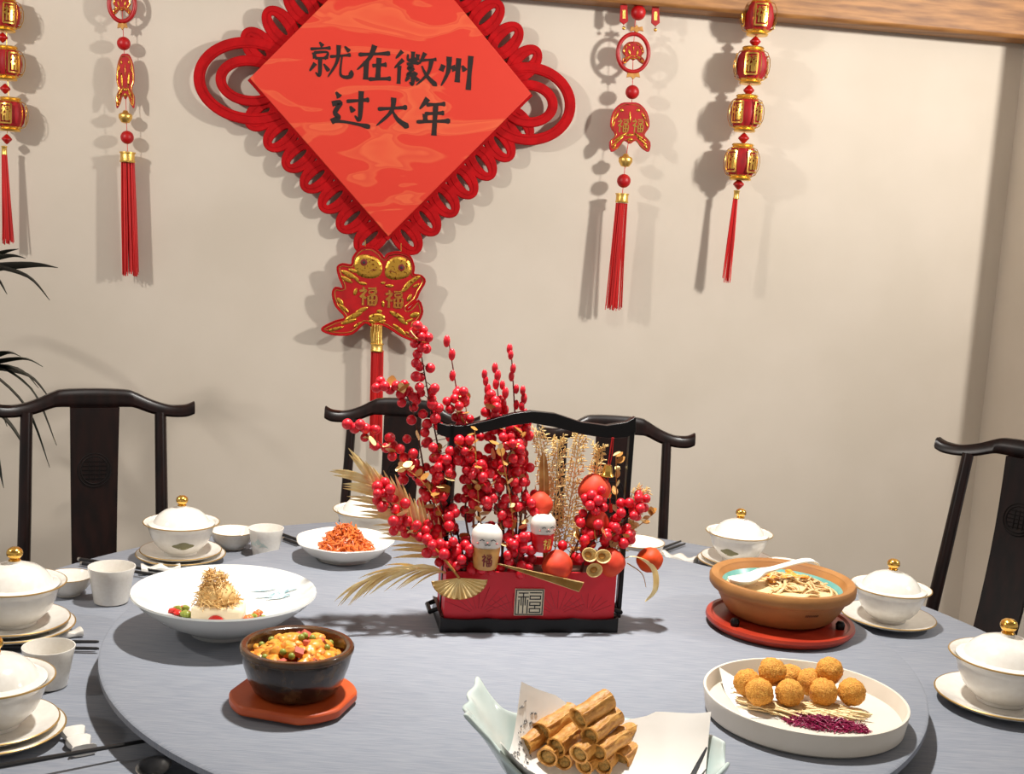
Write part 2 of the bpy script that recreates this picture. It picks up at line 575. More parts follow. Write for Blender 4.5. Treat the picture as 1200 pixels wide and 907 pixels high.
# ------------------------------------------------------------------ chairs
def make_chair():
    t = thing('yoke_back_chair', '', 'chair')
    rake = 0.19                     # back leans away per metre
    ys = 0.20                       # rear edge of the seat

    def by(z):
        return ys + max(0, z - 0.45) * rake
    # crest rail, traced as the yoke seen from the front
    hf = [(0, .994, .950), (.075, .992, .951), (.10, .986, .949), (.14, .969, .936), (.185, .957, .929), (.225, .958, .930), (.247, .967, .938)]
    top = [(-x, a) for x, a, c in hf[:0:-1]] + [(x, a) for x, a, c in hf]
    bot = [(-x, c) for x, a, c in hf[:0:-1]] + [(x, c) for x, a, c in hf]
    grid = []
    T = [Vector((a, 0, c)) for a, c in top]
    Bm = [Vector((a, 0, c)) for a, c in bot]
    T, Bm = bez(T, 4), bez(Bm, 4)
    for a, c in zip(T, Bm):
        bow = 0.028 * (1 - (a.x / .25) ** 2)
        th = 0.014
        y0 = by(.95) + bow
        mid = (a + c) / 2
        ring = []
        for u, w in ((-1, .6), (-1, -.6), (-.6, -1), (.6, -1), (1, -.6), (1, .6), (.6, 1), (-.6, 1)):
            zz = mid.z + w * (a.z - c.z) / 2
            ring.append((mid.x, y0 + u * th + (zz - .95) * rake, zz))
        grid.append(ring)
    m = MB().sheet(grid, closed_u=True)
    n = len(m.v)
    m.f.append(tuple(range(8)))
    m.f.append(tuple(range(n - 8, n)))
    m.build('crest_rail', DWOOD, t)
    for s in (-1, 1):
        pts = [(s * .174, by(0), 0), (s * .170, by(.45), .45), (s * .165, by(.7) + .006, .7), (s * .162, by(.93) + .012, .938)]
        MB().tube(pts, [.017, .017, .016, .015], 12).build('rear_leg', DWOOD, t)
        MB().tube([(s * .185, -.20, 0), (s * .182, -.195, .43)], [.016, .018], 12).build('front_leg', DWOOD, t)
    # splat, gently bowed
    g1, g2 = [], []
    for i in range(9):
        z = .455 + (.951 - .455) * i / 8
        y = by(z) + .022 * sin(pi * i / 8 * .9) + .006
        hw = .052 + .008 * (i / 8)
        g1.append([(-hw, y - .007, z), (hw, y - .007, z), (hw, y + .007, z), (-hw, y + .007, z)])
    m = MB().sheet(g1, closed_u=True)
    n = len(m.v)
    m.f += [(0, 1, 2, 3), (n - 4, n - 3, n - 2, n - 1)]
    sp = m.build('splat', DWOOD, t, smooth=30)
    # carved round medallion
    zc = .80
    yc = by(zc) + .022 * sin(pi * .70 * .9) - .0025
    m = MB()
    for rr in (.040, .033):
        m.tube([(rr * cos(a), yc + rake * rr * sin(a), zc + rr * sin(a)) for a in [2 * pi * k / 28 for k in range(28)]], .0016, 6, closed=True)
    for zz in (-.02, -.010, 0, .010, .02):
        w = sqrt(.031 ** 2 - zz ** 2)
        m.tube([(-w, yc + rake * zz, zc + zz), (w, yc + rake * zz, zc + zz)], .0013, 5)
    for xx in (-.012, 0.0, .012):
        m.tube([(xx, yc - .024 * rake, zc - .024), (xx, yc + .024 * rake, zc + .024)], .0013, 5)
    m.build('carved_medallion', DWOOD2, sp)
    MB().box((0, -.002, .44), (.43, .43, .03)).build('seat', DWOOD, t, bevel=.006)
    for s in (-1, 1):
        MB().box((s * .18, 0, .12), (.02, .36, .03)).build('stretcher', DWOOD, t)
    MB().box((0, -.197, .10), (.34, .02, .03)).build('stretcher', DWOOD, t)
    MB().box((0, .2, .16), (.33, .02, .03)).build('stretcher', DWOOD, t)
    return t


chair_spots = [  # pixel of the crest's top centre, height there, extra turn, label
    ((111, 454), 0.998, -0.38, 'dark wooden yoke-back chair in front of the leafy potted plant'),
    ((474, 466), 0.998, -0.2479, 'dark wooden yoke-back chair behind the long fish pendant tassel'),
    ((722, 486), 0.998, 0.2067, 'dark wooden yoke-back chair behind the persimmons of the flower box'),
    ((1213, 517), 0.998, 0.0, 'dark wooden yoke-back chair by the corner, behind a single lidded bowl'),
]
ch0 = make_chair()
for i, ((px, py), z, dr, lab) in enumerate(chair_spots):
    c = ch0 if i == 0 else copy_tree(ch0)
    P = on_z(px, py, z)
    d = Vector((-P.x, -P.y, 0)).normalized()
    rz = atan2(d.x, -d.y) + dr
    off = Matrix.Rotation(rz, 3, 'Z') @ Vector((0, .20 + .55 * .17 + .028, 0))
    c.location = (P.x - off.x, P.y - off.y, 0)
    c.rotation_euler.z = rz
    c.scale.x = (.95, .80, .80, 1.0)[i]
    c['label'] = lab
    c['group'] = 'yoke-back chairs round the table'
    print('chair', i, tuple(c.location), rz)

# ------------------------------------------------------------------ tableware


def make_soup_bowl():
    """unit: rim radius 1 -> scaled when placed; a lidded cup, lid dropped inside the flared rim"""
    t = thing('lidded_soup_bowl', '', 'bowl')
    prof = [(0, 0), (.44, 0), (.44, .06), (.56, .14), (.70, .30), (.80, .50), (.855, .68), (.90, .78), (1.0, .845),
            (1.005, .86), (.985, .868), (.88, .81), (.82, .70), (.76, .5), (.6, .25), (.3, .1), (0, .08)]
    MB().lathe(prof, 48).build('bowl', PORC, t)
    MB().lathe([(1.0, .842), (1.010, .853), (1.006, .868), (.985, .872), (.985, .866)], 48).build('gilt_rim', GILT, t)
    lid = MB().lathe([(0, .80), (.80, .78), (.86, .80), (.87, .825), (.80, .84), (.735, .86), (.70, .93), (.60, 1.06), (.46, 1.16),
                      (.28, 1.225), (.13, 1.25), (.12, 1.27), (.125, 1.30), (0, 1.30)], 48).build('lid', PORC, t)
    MB().lathe([(.0, 1.295), (.12, 1.295), (.12, 1.32), (.09, 1.345), (.12, 1.37), (.155, 1.42), (.16, 1.47), (.14, 1.53), (.08, 1.575), (.0, 1.585)], 20
               ).build('knob', GOLD, lid)
    # painted cloud on the flank (sits on the surface)
    out = []
    for k in range(36):
        a = 2 * pi * k / 36
        rr = 1 + .13 * cos(4 * a)
        out.append((.26 * rr * cos(a), .105 * rr * sin(a)))

    def onb(x, z):
        zz = .37 + z
        # radius of the wall at that height
        tab = [(.14, .56), (.30, .70), (.50, .80), (.68, .855)]
        for (z0, r0), (z1, r1) in zip(tab[:-1], tab[1:]):
            if z0 <= zz <= z1 or (z1 == .68 and zz > z1):
                r = r0 + (r1 - r0) * (zz - z0) / (z1 - z0)
                break
        else:
            r = .56
        a = x / r - pi / 2
        return ((r + .004) * cos(a), (r + .004) * sin(a), zz)
    vs = [onb(0, 0)] + [onb(x * .5, z * .5) for x, z in out] + [onb(x, z) for x, z in out]
    fs = []
    for k in range(36):
        q = (k + 1) % 36
        fs += [(0, 1 + q, 1 + k), (1 + k, 1 + q, 37 + q, 37 + k)]
    MB().add(vs, fs).build('painted_cloud', OLIVE, t)
    return t


def make_saucer():
    """unit radius shallow plate with a gilt edge"""
    t = thing('saucer', '', 'saucer')
    MB().lathe([(0, 0), (.5, 0), (.52, .04), (.75, .07), (.95, .14), (1.0, .175), (.99, .195), (.93, .185), (.72, .12), (.55, .095), (0, .09)], 48
               ).build('dish', PORC, t)
    MB().lathe([(.985, .168), (1.004, .174), (1.004, .188), (.988, .199), (.980, .194)], 48).build('gilt_rim', GILT, t)
    return t


def make_cup():
    t = thing('tea_cup', '', 'cup')
    MB().lathe([(0, 0), (.66, 0), (.72, .04), (.80, .5), (.92, 1.2), (1.0, 1.58), (.995, 1.61), (.96, 1.61), (.93, 1.5), (.84, .9), (.72, .16), (0, .12)], 40
               ).build('cup_body', PORC, t)
    # faint painted hills on the flank
    m = MB()
    for (x0, zc, w, h) in ((-.35, .75, .34, .22), (0.02, .82, .4, .34), (.3, .72, .3, .2)):
        pts = [(x0 - w, zc - .12), (x0 - w * .4, zc + h * .5), (x0, zc + h), (x0 + w * .35, zc + h * .4), (x0 + w, zc - .12), (x0, zc - .02)]
        vs = []
        for x, z in pts:
            r = .80 + .12 * (z - .5) / .7 + .012
            a = x / r - pi / 2
            vs.append((r * cos(a), r * sin(a), z))
        m.add(vs, [(0, 1, 5), (1, 2, 5), (2, 3, 5), (3, 4, 5)])
    m.build('painted_hills', INKG, t)
    return t


def make_small_bowl():
    t = thing('rice_bowl', '', 'bowl')
    MB().lathe([(0, 0), (.50, 0), (.50, .07), (.62, .12), (.86, .40), (.97, .74), (1.0, .80), (.985, .815), (.95, .79), (.86, .5), (.6, .2), (0, .12)], 44
               ).build('bowl', PORC, t)
    MB().lathe([(.995, .79), (1.008, .80), (1.0, .822), (.98, .822), (.98, .812)], 44).build('gilt_rim', GILT, t)
    return t


def make_rest():
    """small white porcelain chopstick rest with a rolled, wavy top; length 1 along x"""
    t = thing('chopstick_rest', '', 'chopstick rest')
    rows = []
    for i in range(21):
        x = -.5 + i / 20
        zt = .20 + .045 * cos(x * 4 * pi)
        w = .22 + .035 * cos(4 * pi * x)
        row = []
        for k in range(12):
            a = 2 * pi * k / 12
            cy, cz = cos(a), sin(a)
            row.append((x, w * math.copysign(abs(cy) ** .6, cy), max(0, zt * .5 + zt * .5 * math.copysign(abs(cz) ** .6, cz))))
        rows.append(row)
    m = MB().sheet(rows, closed_u=True)
    n = len(m.v)
    m.f += [tuple(range(12)), tuple(range(n - 12, n))]
    m.build('rest_body', PORC, t)
    return t


bowl0, saucer0, cup0, rice0, rest0 = make_soup_bowl(), make_saucer(), make_cup(), make_small_bowl(), make_rest()
used = set()


def put(proto, loc, scale, rz, label, group):
    if proto.name not in used:
        used.add(proto.name)
        o = proto
    else:
        o = copy_tree(proto)
    o.location = loc
    o.scale = (scale,) * 3
    o.rotation_euler.z = rz
    o['label'] = label
    o['group'] = group
    return o


def bowl_set(px, py, rpx, place, turn=0.0, plates=2, spx=None):
    """px,py: centre of the rim; rpx: rim radius in pixels"""
    r = 0.066
    for _ in range(4):
        zb = ZT + .0008 + r * (.40 if plates == 2 else .23)
        P = on_z(px, py, zb + r * .86)
        r = msize(rpx, P)
    rs = r * 1.16
    Q = Vector((P.x, P.y, ZT + .0008))
    z = Q.z
    if plates == 2:
        put(saucer0, (Q.x, Q.y, z), rs * 1.02, 0, 'lower white saucer under the lidded bowl ' + place, 'gilt-edged saucers')
        put(saucer0, (Q.x, Q.y, z + rs * 1.02 * .105), rs * .93, 0, 'upper white saucer under the lidded bowl ' + place, 'gilt-edged saucers')
        z += rs * 1.02 * .105 + rs * .93 * .098
    else:
        put(saucer0, (Q.x, Q.y, z), rs * 1.02, 0, 'only white saucer under the lidded bowl ' + place, 'gilt-edged saucers')
        z += rs * 1.02 * .098
    put(bowl0, (Q.x, Q.y, z), r, turn, 'white lidded soup bowl with gold knob ' + place, 'lidded soup bowls')
    print('bowl', place, r, Q, depth(Q))
    return r


bowl_set(213, 604, 43.5, 'beside the hill-painted cup', turn=.35)
bowl_set(17, 672, 58, 'beside the plain white cup', turn=-.6)
bowl_set(-8, 782, 69, 'beside the long black chopstick', turn=-.6)
bowl_set(867, 617, 39, 'just behind the clay pot', turn=-.55)
bowl_set(1045, 682, 46, 'between clay pot and corner chair', turn=2.4, plates=1)
bowl_set(1179, 762, 63, 'beside the plate of fried balls', turn=2.4, plates=1)
bowl_set(432, 590, 41, 'behind the gold palm leaves', turn=.2)

def cup_at(px, py, rpx, label, turn=0.0):
    r = .04
    for _ in range(4):
        P = on_z(px, py, ZT + r * 1.6)
        r = msize(rpx, P)
    put(cup0, (P.x, P.y, ZT + .0008), r, turn, label, 'small white tea cups')


cup_at(312, 619, 20.5, 'small white cup with faint green hills beside a rice bowl', -.3)
cup_at(131, 664, 27, 'plain white cup standing between rice bowl and white plate', 2.6)
cup_at(57, 758, 30, 'white cup near the steel spoon and long black chopstick', 2.6)


def rice_at(px, py, rpx, label):
    r = .04
    for _ in range(4):
        P = on_z(px, py, ZT + r * .8)
        r = msize(rpx, P)
    put(rice0, (P.x, P.y, ZT + .0008), r, 0, label, 'small gilt-rimmed bowls')


rice_at(273, 622, 26, 'small gilt-rimmed rice bowl behind the cup with green hills')
rice_at(80, 675, 28, 'small white rice bowl half hidden by the plain cup')
rice_at(748, 635, 31, 'small white bowl behind the loose persimmon of the arrangement')
rice_at(919, 660, 24, 'small white bowl peeping over the back of the clay pot')


def rest_at(px, py, wpx, ang, label):
    P = on_z(px, py, ZT + .006)
    put(rest0, (P.x, P.y, ZT + .0008), msize(wpx, P), ang, label, 'chopstick rests')
    return P


rest_at(188, 668, 44, .35, 'white chopstick rest between lidded bowl and white plate')
rest_at(76, 743, 38, .6, 'white chopstick rest in front of the plain cup, black tips on it')
rest_at(92, 870, 58, -1.0, 'white chopstick rest under the long black chopstick')
rest_at(795, 656, 42, -.45, 'white chopstick rest behind the loose persimmon')


def chopstick(p0, p1, z0, z1, label, ext=0.0):
    a, c = on_z(p0[0], p0[1], ZT + z0), on_z(p1[0], p1[1], ZT + z1)
    d = (c - a)
    a = a - d * ext
    m = MB().tube([Vector((0, 0, 0)), (c - a) * .35, (c - a) * .98, c - a], [.0036, .0034, .0024, .0016], 8)
    t = thing('chopstick', label, 'chopstick', a, group='black chopsticks')
    m.build('shaft', STICK, t)
    k = (c - a)
    MB().tube([k * -.003, k * .02], [.0039, .0039], 8).build('end_cap', STEEL, t)
    return t


chopstick((0, 898), (183, 866), .022, .018, 'long black chopstick lying across the rest by the steel spoon', .35)
chopstick((-40, 752), (116, 752), .012, .0165, 'black chopstick resting its tip by the plain cup')
chopstick((-40, 757), (116, 760), .006, .008, 'black chopstick lying below its pair by the plain cup')
chopstick((95, 660), (198, 676), .006, .012, 'black chopstick passing behind the plain cup to its rest')
chopstick((92, 655), (196, 671), .006, .012, 'black chopstick, farther of a pair, passing behind the plain cup')
chopstick((330, 626), (404, 652), .006, .006, 'black chopstick running from the hill-painted cup behind the shredded dish')
chopstick((332, 631), (400, 657), .006, .006, 'black chopstick, nearer of a pair, beside the hill-painted cup')
chopstick((772, 648), (803, 637), .006, .006, 'black chopstick behind the wavy white rest', .5)
chopstick((774, 643), (798, 634), .006, .006, 'black chopstick, farther of a pair, behind the wavy white rest', .5)

# small steel spoon at the front edge
P = on_z(180, 900, ZT + .01)
t = thing('steel_spoon', 'small stainless steel spoon beside the black chopstick', 'spoon', (P.x, P.y, ZT + .0008))
g = []
for i in range(7):
    u = i / 6
    row = []
    for k in range(24):
        a = 2 * pi * k / 24
        row.append((.021 * u * cos(a), .028 * u * sin(a), .0005 + .011 * u * u))
    g.append(row)
so = MB().sheet(g, closed_u=True).build('spoon_bowl', STEEL, t)
md = so.modifiers.new('thick', 'SOLIDIFY')
md.thickness = .0012
MB().tube([(0, -.027, .011), (0, -.05, .016), (0, -.10, .008), (0, -.16, .003)], [.003, .003, .004, .005], 8, flat=.45).build('handle', STEEL, t)


# ------------------------------------------------------------------ dishes on the turntable
def soft_lump(seed, r, squash=.75, amp=.25, seg=12, rings=8):
    rr = random.Random(seed)
    m = MB().ball((0, 0, 0), 1, seg, rings)
    ph = [(rr.uniform(1.5, 4), rr.uniform(0, 6), Vector((rr.uniform(-1, 1), rr.uniform(-1, 1), rr.uniform(-1, 1))).normalized()) for _ in range(5)]
    out = []
    for p in m.v:
        p = Vector(p)
        k = 1 + amp * sum(sin(f * p.dot(d) * 2 + o) for f, o, d in ph) / 3
        out.append((p.x * k * r, p.y * k * r, p.z * k * r * squash))
    m.v = out
    return m


# --- wide white plate with custard and crisp floss
P = on_z(263, 704, ZS + .05)
RP = msize(106.5, P)
pc = Vector((P.x, P.y, ZS + .0006))
t = thing('serving_plate', 'wide deep white plate with a painted blue landscape holding the custard', 'plate', pc)
pl_prof = [(0, 0), (.36, 0), (.38, .04), (.42, .06), (.70, .20), (.92, .37), (1.0, .455), (.992, .475), (.965, .465), (.88, .40), (.66, .29), (.42, .245), (0, .235)]
MB().lathe([(r * RP, z * RP) for r, z in pl_prof], 72).build('plate_body', PORCB, t)


def on_plate(x, y):
    r = sqrt(x * x + y * y) / RP
    tab = [(0, .235), (.42, .245), (.66, .29), (.88, .40), (.965, .465)]
    for (r0, z0), (r1, z1) in zip(tab[:-1], tab[1:]):
        if r <= r1:
            return (z0 + (z1 - z0) * (r - r0) / (r1 - r0)) * RP + .0012
    return .47 * RP


m = MB()
for (x0, y0, w, hh) in ((.40, .42, .16, .12), (.52, .36, .14, .20), (.30, .58, .16, .05), (.62, .46, .10, .06)):
    n = 10
    g = []
    for j in range(4):
        g.append([])
        for i in range(n + 1):
            u = -1 + 2 * i / n
            top = hh * (1 - abs(u)) * (1 + .4 * sin(i * 2.3))
            x, y = (x0 + u * w) * RP, (y0 + top * j / 3) * RP
            g[-1].append((x, y, on_plate(x, y)))
    m.sheet(g)
m.build('painted_landscape', INKB, t)

# custard block under floss
bz = .245 * RP
t = thing('custard_block', 'smooth ivory custard block under golden floss on the white plate', 'custard', pc + Vector((.002, -.035, bz - .006)))
MB().prism([(-.040, -.022), (.040, -.022), (.034, .026), (-.034, .026)], 0, .028, 'z').build('block', TOFU, t, bevel=.006, seg=3)
MB().ball((.0, -.023, .008), (.012, .004, .009), 12, 8).build('tomato_dot', TOM, t)
m = MB()
for k in range(520):
    a = rnd.uniform(0, 2 * pi)
    hh = rnd.random() ** 1.1
    rr = (.037 * (1 - hh * .68)) * sqrt(rnd.uniform(.3, 1))
    c = Vector((rr * cos(a) - .004 - .006 * hh, rr * sin(a) * .8, .0 + hh * .047))
    d = Vector((rnd.gauss(0, 1), rnd.gauss(0, 1), rnd.gauss(0, .7))).normalized() * .008
    e = Vector((rnd.gauss(0, 1), rnd.gauss(0, 1), rnd.gauss(0, 1))) * .002
    m.tube([c - d, c + e, c + d], .0007, 3, caps=False)
m.ball((-.005, 0, .012), (.029, .022, .020), 14, 8)
fl = m.build('crispy_floss', FLOSS, None, loc=tuple(pc + Vector((.002, -.033, bz + .0225))), kind='stuff')
tag(fl, 'mound of golden crispy floss heaped on the custard block', 'floss')
for k in range(16):
    side = -1 if k % 2 else 1
    x = side * rnd.uniform(.043, .072) + .002
    y = -.037 + rnd.uniform(-.02, .022)
    kind = k % 4
    z = on_plate(x, y)
    r = (.0052, .007, .006, .0065)[kind]
    me = soft_lump(300 + k, r, .55 if kind == 1 else .8, .18, 10, 7)
    o = me.build(('green_pea', 'tomato_slice', 'carrot_dice', 'pepper_dice')[kind], (PEA, TOM, CARR, PEA)[kind], None,
                 loc=(pc.x + x, pc.y + y, pc.z + z + r * (.4 if kind == 1 else .62)))
    tag(o, ('green pea scattered beside the custard block', 'flat red tomato slice beside the custard block', 'small orange carrot dice beside the custard block',
            'green pepper dice beside the custard block')[kind], ('pea', 'tomato', 'carrot', 'pepper')[kind],
        ('peas', 'tomato slices', 'carrot dice', 'pepper dice')[kind] + ' round the custard')

# --- small white plate with orange shreds
P = on_z(404, 641, ZS + .022)
RP2 = msize(57, P)
pc2 = Vector((P.x, P.y, ZS + .0006))
t = thing('side_plate', 'small white wavy-edged plate carrying the orange shredded salad', 'plate', pc2)
rows = []
for r, z in [(0, 0), (.55, 0), (.58, .06), (.8, .16), (.97, .34), (1.0, .385), (.985, .40), (.95, .375), (.78, .215), (.55, .12), (0, .10)]:
    rows.append([(RP2 * max(r, .001) * (1 + .018 * sin(7 * a) * r) * cos(a), RP2 * max(r, .001) * (1 + .018 * sin(7 * a) * r) * sin(a), z * RP2)
                 for a in [2 * pi * k / 56 for k in range(56)]])
MB().sheet(rows, closed_u=True).build('plate_body', PORC, t)
m = MB()
rm = msize(31, P)
m.lathe([(0, 0), (rm * .9, 0), (rm * .7, rm * .4), (rm * .35, rm * .78), (0, rm * .9)], 20)
for k in range(300):
    a = rnd.uniform(0, 2 * pi)
    u = sqrt(rnd.random())
    rr = rm * .98 * u
    hh = rm * (.98 * (1 - u ** 1.5)) + .002
    c = Vector((rr * cos(a), rr * sin(a), hh))
    d = Vector((rnd.gauss(0, 1), rnd.gauss(0, 1), rnd.gauss(-.2, .6))).normalized() * rnd.uniform(.008, .015)
    e = Vector((rnd.gauss(0, 1), rnd.gauss(0, 1), abs(rnd.gauss(0, 1)))) * .003
    m.tube([c - d, c - d * .3 + e, c + d * .4 + e, c + d], [.0014, .0019, .0019, .0012], 5)
for i, p in enumerate(m.v):
    if p[2] < 0:
        m.v[i] = (p[0], p[1], 0.0)
sh = m.build('shredded_salad', CARR, None, loc=(pc2.x, pc2.y, pc2.z + RP2 * .108), kind='stuff')
tag(sh, 'heap of glossy orange shreds on the small wavy white plate', 'salad')


# --- stone bowl of egg stew on an orange board
P = on_z(343, 826, ZS)
Rb = msize(67, on_z(343, 770, ZS + .07))
t = thing('wooden_trivet', 'orange-red round board with cut-off ends under the dark stone bowl', 'trivet', (P.x, P.y + .004, ZS + .0006), rz=-.25)
out = []
rt_ = msize(74, P)
for k in range(72):
    a = 2 * pi * k / 72
    x, y = rt_ * cos(a), rt_ * sin(a)
    x = max(-rt_ * .93, min(rt_ * .93, x))
    if abs(y) > .88 * rt_:
        y = math.copysign(.88 * rt_, y)
    out.append((x, y))
MB().prism(out, .004, .017, 'z').build('board', TERRA, t, bevel=.003)
for s in (-1, 1):
    MB().box((s * rt_ * .55, 0, .002), (.016, rt_ * 1.2, .004)).build('foot_rail', TERRA2, t)
sb = Vector((P.x + .002, P.y + .006, ZS + .0178))
t = thing('stone_bowl', 'dark brown glazed stone bowl on the orange board', 'bowl', sb)
MB().lathe([(r * Rb, z * Rb) for r, z in [(0, 0), (.66, 0), (.74, .06), (.84, .25), (.93, .52), (.97, .72), (.955, .76)]]
           + [(r * Rb, z * Rb) for r, z in [(.86, .80), (.85, .7), (.78, .4), (.6, .2), (0, .15)]], 64).build('bowl', STONE, t)
MB().lathe([(r * Rb, z * Rb) for r, z in [(.965, .74), (1.0, .775), (1.0, .835), (.975, .865), (.90, .87), (.865, .845), (.855, .79)]], 64).build('rim', STONER, t)
t = thing('egg_stew', 'orange egg and ham stew with peas filling the dark stone bowl', 'stew', sb + Vector((0, 0, .56 * Rb)))
MB().lathe([(0, -.1 * Rb), (.70 * Rb, -.1 * Rb), (.80 * Rb, .03), (.6 * Rb, .034), (0, .034)][0:2] + [(.815 * Rb, .0), (.7 * Rb, .004), (0, .008)], 40).build('sauce', BROTH, t)
lumps = [soft_lump(s, 1, .75, .3).mesh('egg_chunk') for s in range(5)]
for me in lumps:
    me.materials.append(EGG)
hams = MB().box((0, 0, 0), (1.2, 1.0, .8)).mesh('ham_cube', 30)
hams.materials.append(HAM)
peas = MB().ball((0, 0, 0), 1, 12, 8).mesh('pea')
peas.materials.append(PEA)
for k in range(70):
    a = k * 2.39996
    u = sqrt((k + .5) / 70)
    r = .76 * Rb * u
    hh = .022 * (1 - u * u) + .003
    tp = rnd.random()
    if tp < .66:
        s = rnd.uniform(.0065, .0115)
        inst('egg_chunk', rnd.choice(lumps), t, (r * cos(a), r * sin(a), hh + s * .1), (rnd.uniform(-.4, .4), rnd.uniform(-.4, .4), rnd.uniform(0, 6)), (s * 1.2, s, s))
    elif tp < .84:
        s = rnd.uniform(.007, .010)
        inst('ham_cube', hams, t, (r * cos(a), r * sin(a), hh + s * .6), (rnd.uniform(-.6, .6), rnd.uniform(-.6, .6), rnd.uniform(0, 6)), (s, s, s))
    else:
        inst('pea', peas, t, (r * cos(a), r * sin(a), hh + .007), (0, 0, 0), (.0046,) * 3)

# --- clay pot of noodle soup
P = on_z(913, 731, ZS + .006)
rt2 = msize(86, P)
t = thing('round_trivet', 'dark red lacquered round trivet under the clay pot', 'trivet', (P.x, P.y, ZS + .0006))
MB().lathe([(0, 0), (rt2 * .9, 0), (rt2 * .97, .006), (rt2, .012), (rt2 * .99, .017), (rt2 * .93, .0175), (rt2 * .9, .014), (0, .014)], 64).build('disc', TERRA2, t)
for a in (-2.6, -.35, 1.2):
    MB().lathe([(0, .0141), (.007, .0141), (.008, .022), (.005, .027), (0, .028)], 14, c=(rt2 * .80 * cos(a), rt2 * .80 * sin(a), 0)).build('peg', BLACK, t)
cp = Vector((P.x + .004, P.y + .022, ZS + .0152))
Rc = msize(86.5, on_z(917, 690, ZS + .075))
t = thing('clay_pot', 'wide tan clay pot with turquoise glaze inside on the red trivet', 'pot', cp)
MB().lathe([(r * Rc, z * Rc) for r, z in [(0, 0), (.64, 0), (.73, .05), (.82, .18), (.885, .31), (.895, .345), (.965, .37), (.995, .41), (1.0, .50), (.975, .54), (.92, .545),
                                           (.87, .515)]], 72).build('outer_wall', CLAY, t)
MB().lathe([(r * Rc, z * Rc) for r, z in [(.875, .515), (.835, .46), (.82, .43)]], 72).build('inner_wall', CLAY, t)
MB().lathe([(r * Rc, z * Rc) for r, z in [(.82, .43), (.77, .36), (.7, .27), (.5, .14), (0, .10)]], 72).build('glaze_band', TEAL, t)
m = MB()
for k in range(8):
    a = -pi / 2 + .17 + k * .028
    for dz in ((0, .006), (.003, .003), (.005, .0))[k % 3:k % 3 + 1]:
        m.tube([(.862 * Rc * cos(a), .862 * Rc * sin(a), .25 * Rc), ((.862 + .012) * Rc * cos(a + .008), .874 * Rc * sin(a + .008), .28 * Rc)], .0006, 4)
m.build('stamped_mark', INK, t)
zs_ = cp.z + .375 * Rc
m = MB().lathe([(0, -.012), (.6 * Rc, -.012), (.765 * Rc, 0), (.6 * Rc, .008), (.3 * Rc, .015), (0, .018)], 40)
sp_ = m.build('soup', SOUP, None)
t = thing('noodle_soup', 'creamy noodle soup filling the tan clay pot', 'soup', (cp.x, cp.y, zs_))
sp_.parent = t
m = MB()
for k in range(70):
    a = rnd.uniform(0, 2 * pi)
    r = .52 * Rc * sqrt(rnd.random())
    c = Vector((r * cos(a) + .012, r * sin(a) - .008, .006 + .016 * (1 - (r / (.55 * Rc)) ** 2)))
    g = rnd.uniform(0, 2 * pi)
    pts = []
    for j in range(7):
        u = -1 + j / 3
        pts.append(c + Vector((cos(g) * u * .022 - sin(g) * .006 * sin(u * 3 + k), sin(g) * u * .022 + cos(g) * .006 * sin(u * 3 + k), -.006 * u * u + .002 * sin(u * 5))))
    m.tube(pts, .0028, 6, flat=.6)
m.build('noodles', NOOD, t, kind='stuff')
for k in range(9):
    a, r = rnd.uniform(0, 6.28), rnd.uniform(.1, .45) * Rc
    inst('meat_shred', lumps[k % 5], t, (r * cos(a), r * sin(a) - .01, .020), (0, 0, rnd.uniform(0, 6)), (.010, .006, .004))
# porcelain spoon across the pot
A = on_z(878, 684, zs_ + .014)
B = on_z(958, 659, zs_ + .052)
t = thing('soup_spoon', 'white porcelain soup spoon leaning in the clay pot', 'spoon', A)
d = B - A
L = d.length
ang = atan2(d.y, d.x)
el = math.asin(d.z / L)
rows = []
prof = [(-.032, .002, .012), (-.028, .012, .010), (-.016, .019, .005), (0, .0205, .002), (.016, .017, .004), (.028, .010, .009), (.04, .0075, .012), (L * .6, .007, .012),
        (L * .85, .0085, .010), (L * .97, .009, .004), (L * 1.02, .006, -.006)]
for u, w, z in prof:
    cup = .010 if u < .03 else .003
    rows.append([(u, w * s, z + cup * (abs(s) ** 2)) for s in (-1, -.7, -.35, 0, .35, .7, 1)])
so = MB().sheet(rows).build('spoon_body', PORC, t)
so.rotation_euler = (0, -el, ang)
md = so.modifiers.new('thick', 'SOLIDIFY')
md.thickness = .003
md = so.modifiers.new('sub', 'SUBSURF')
md.levels = md.render_levels = 2

# --- round cream plate of fried balls
P = on_z(943, 817, ZS + .03)
Rq = msize(118, P)
qc = Vector((P.x, P.y, ZS + .0006))
t = thing('straight_sided_plate', 'large round cream plate with upright rim under the fried balls', 'plate', qc)
MB().lathe([(0, 0), (Rq * .93, 0), (Rq * .965, .004), (Rq, .032), (Rq * .997, .034), (Rq * .972, .034), (Rq * .968, .032), (Rq * .94, .013), (Rq * .91, .011), (0, .010)], 80
           ).build('plate_body', CREAM, t)
zpl = qc.z + .0108
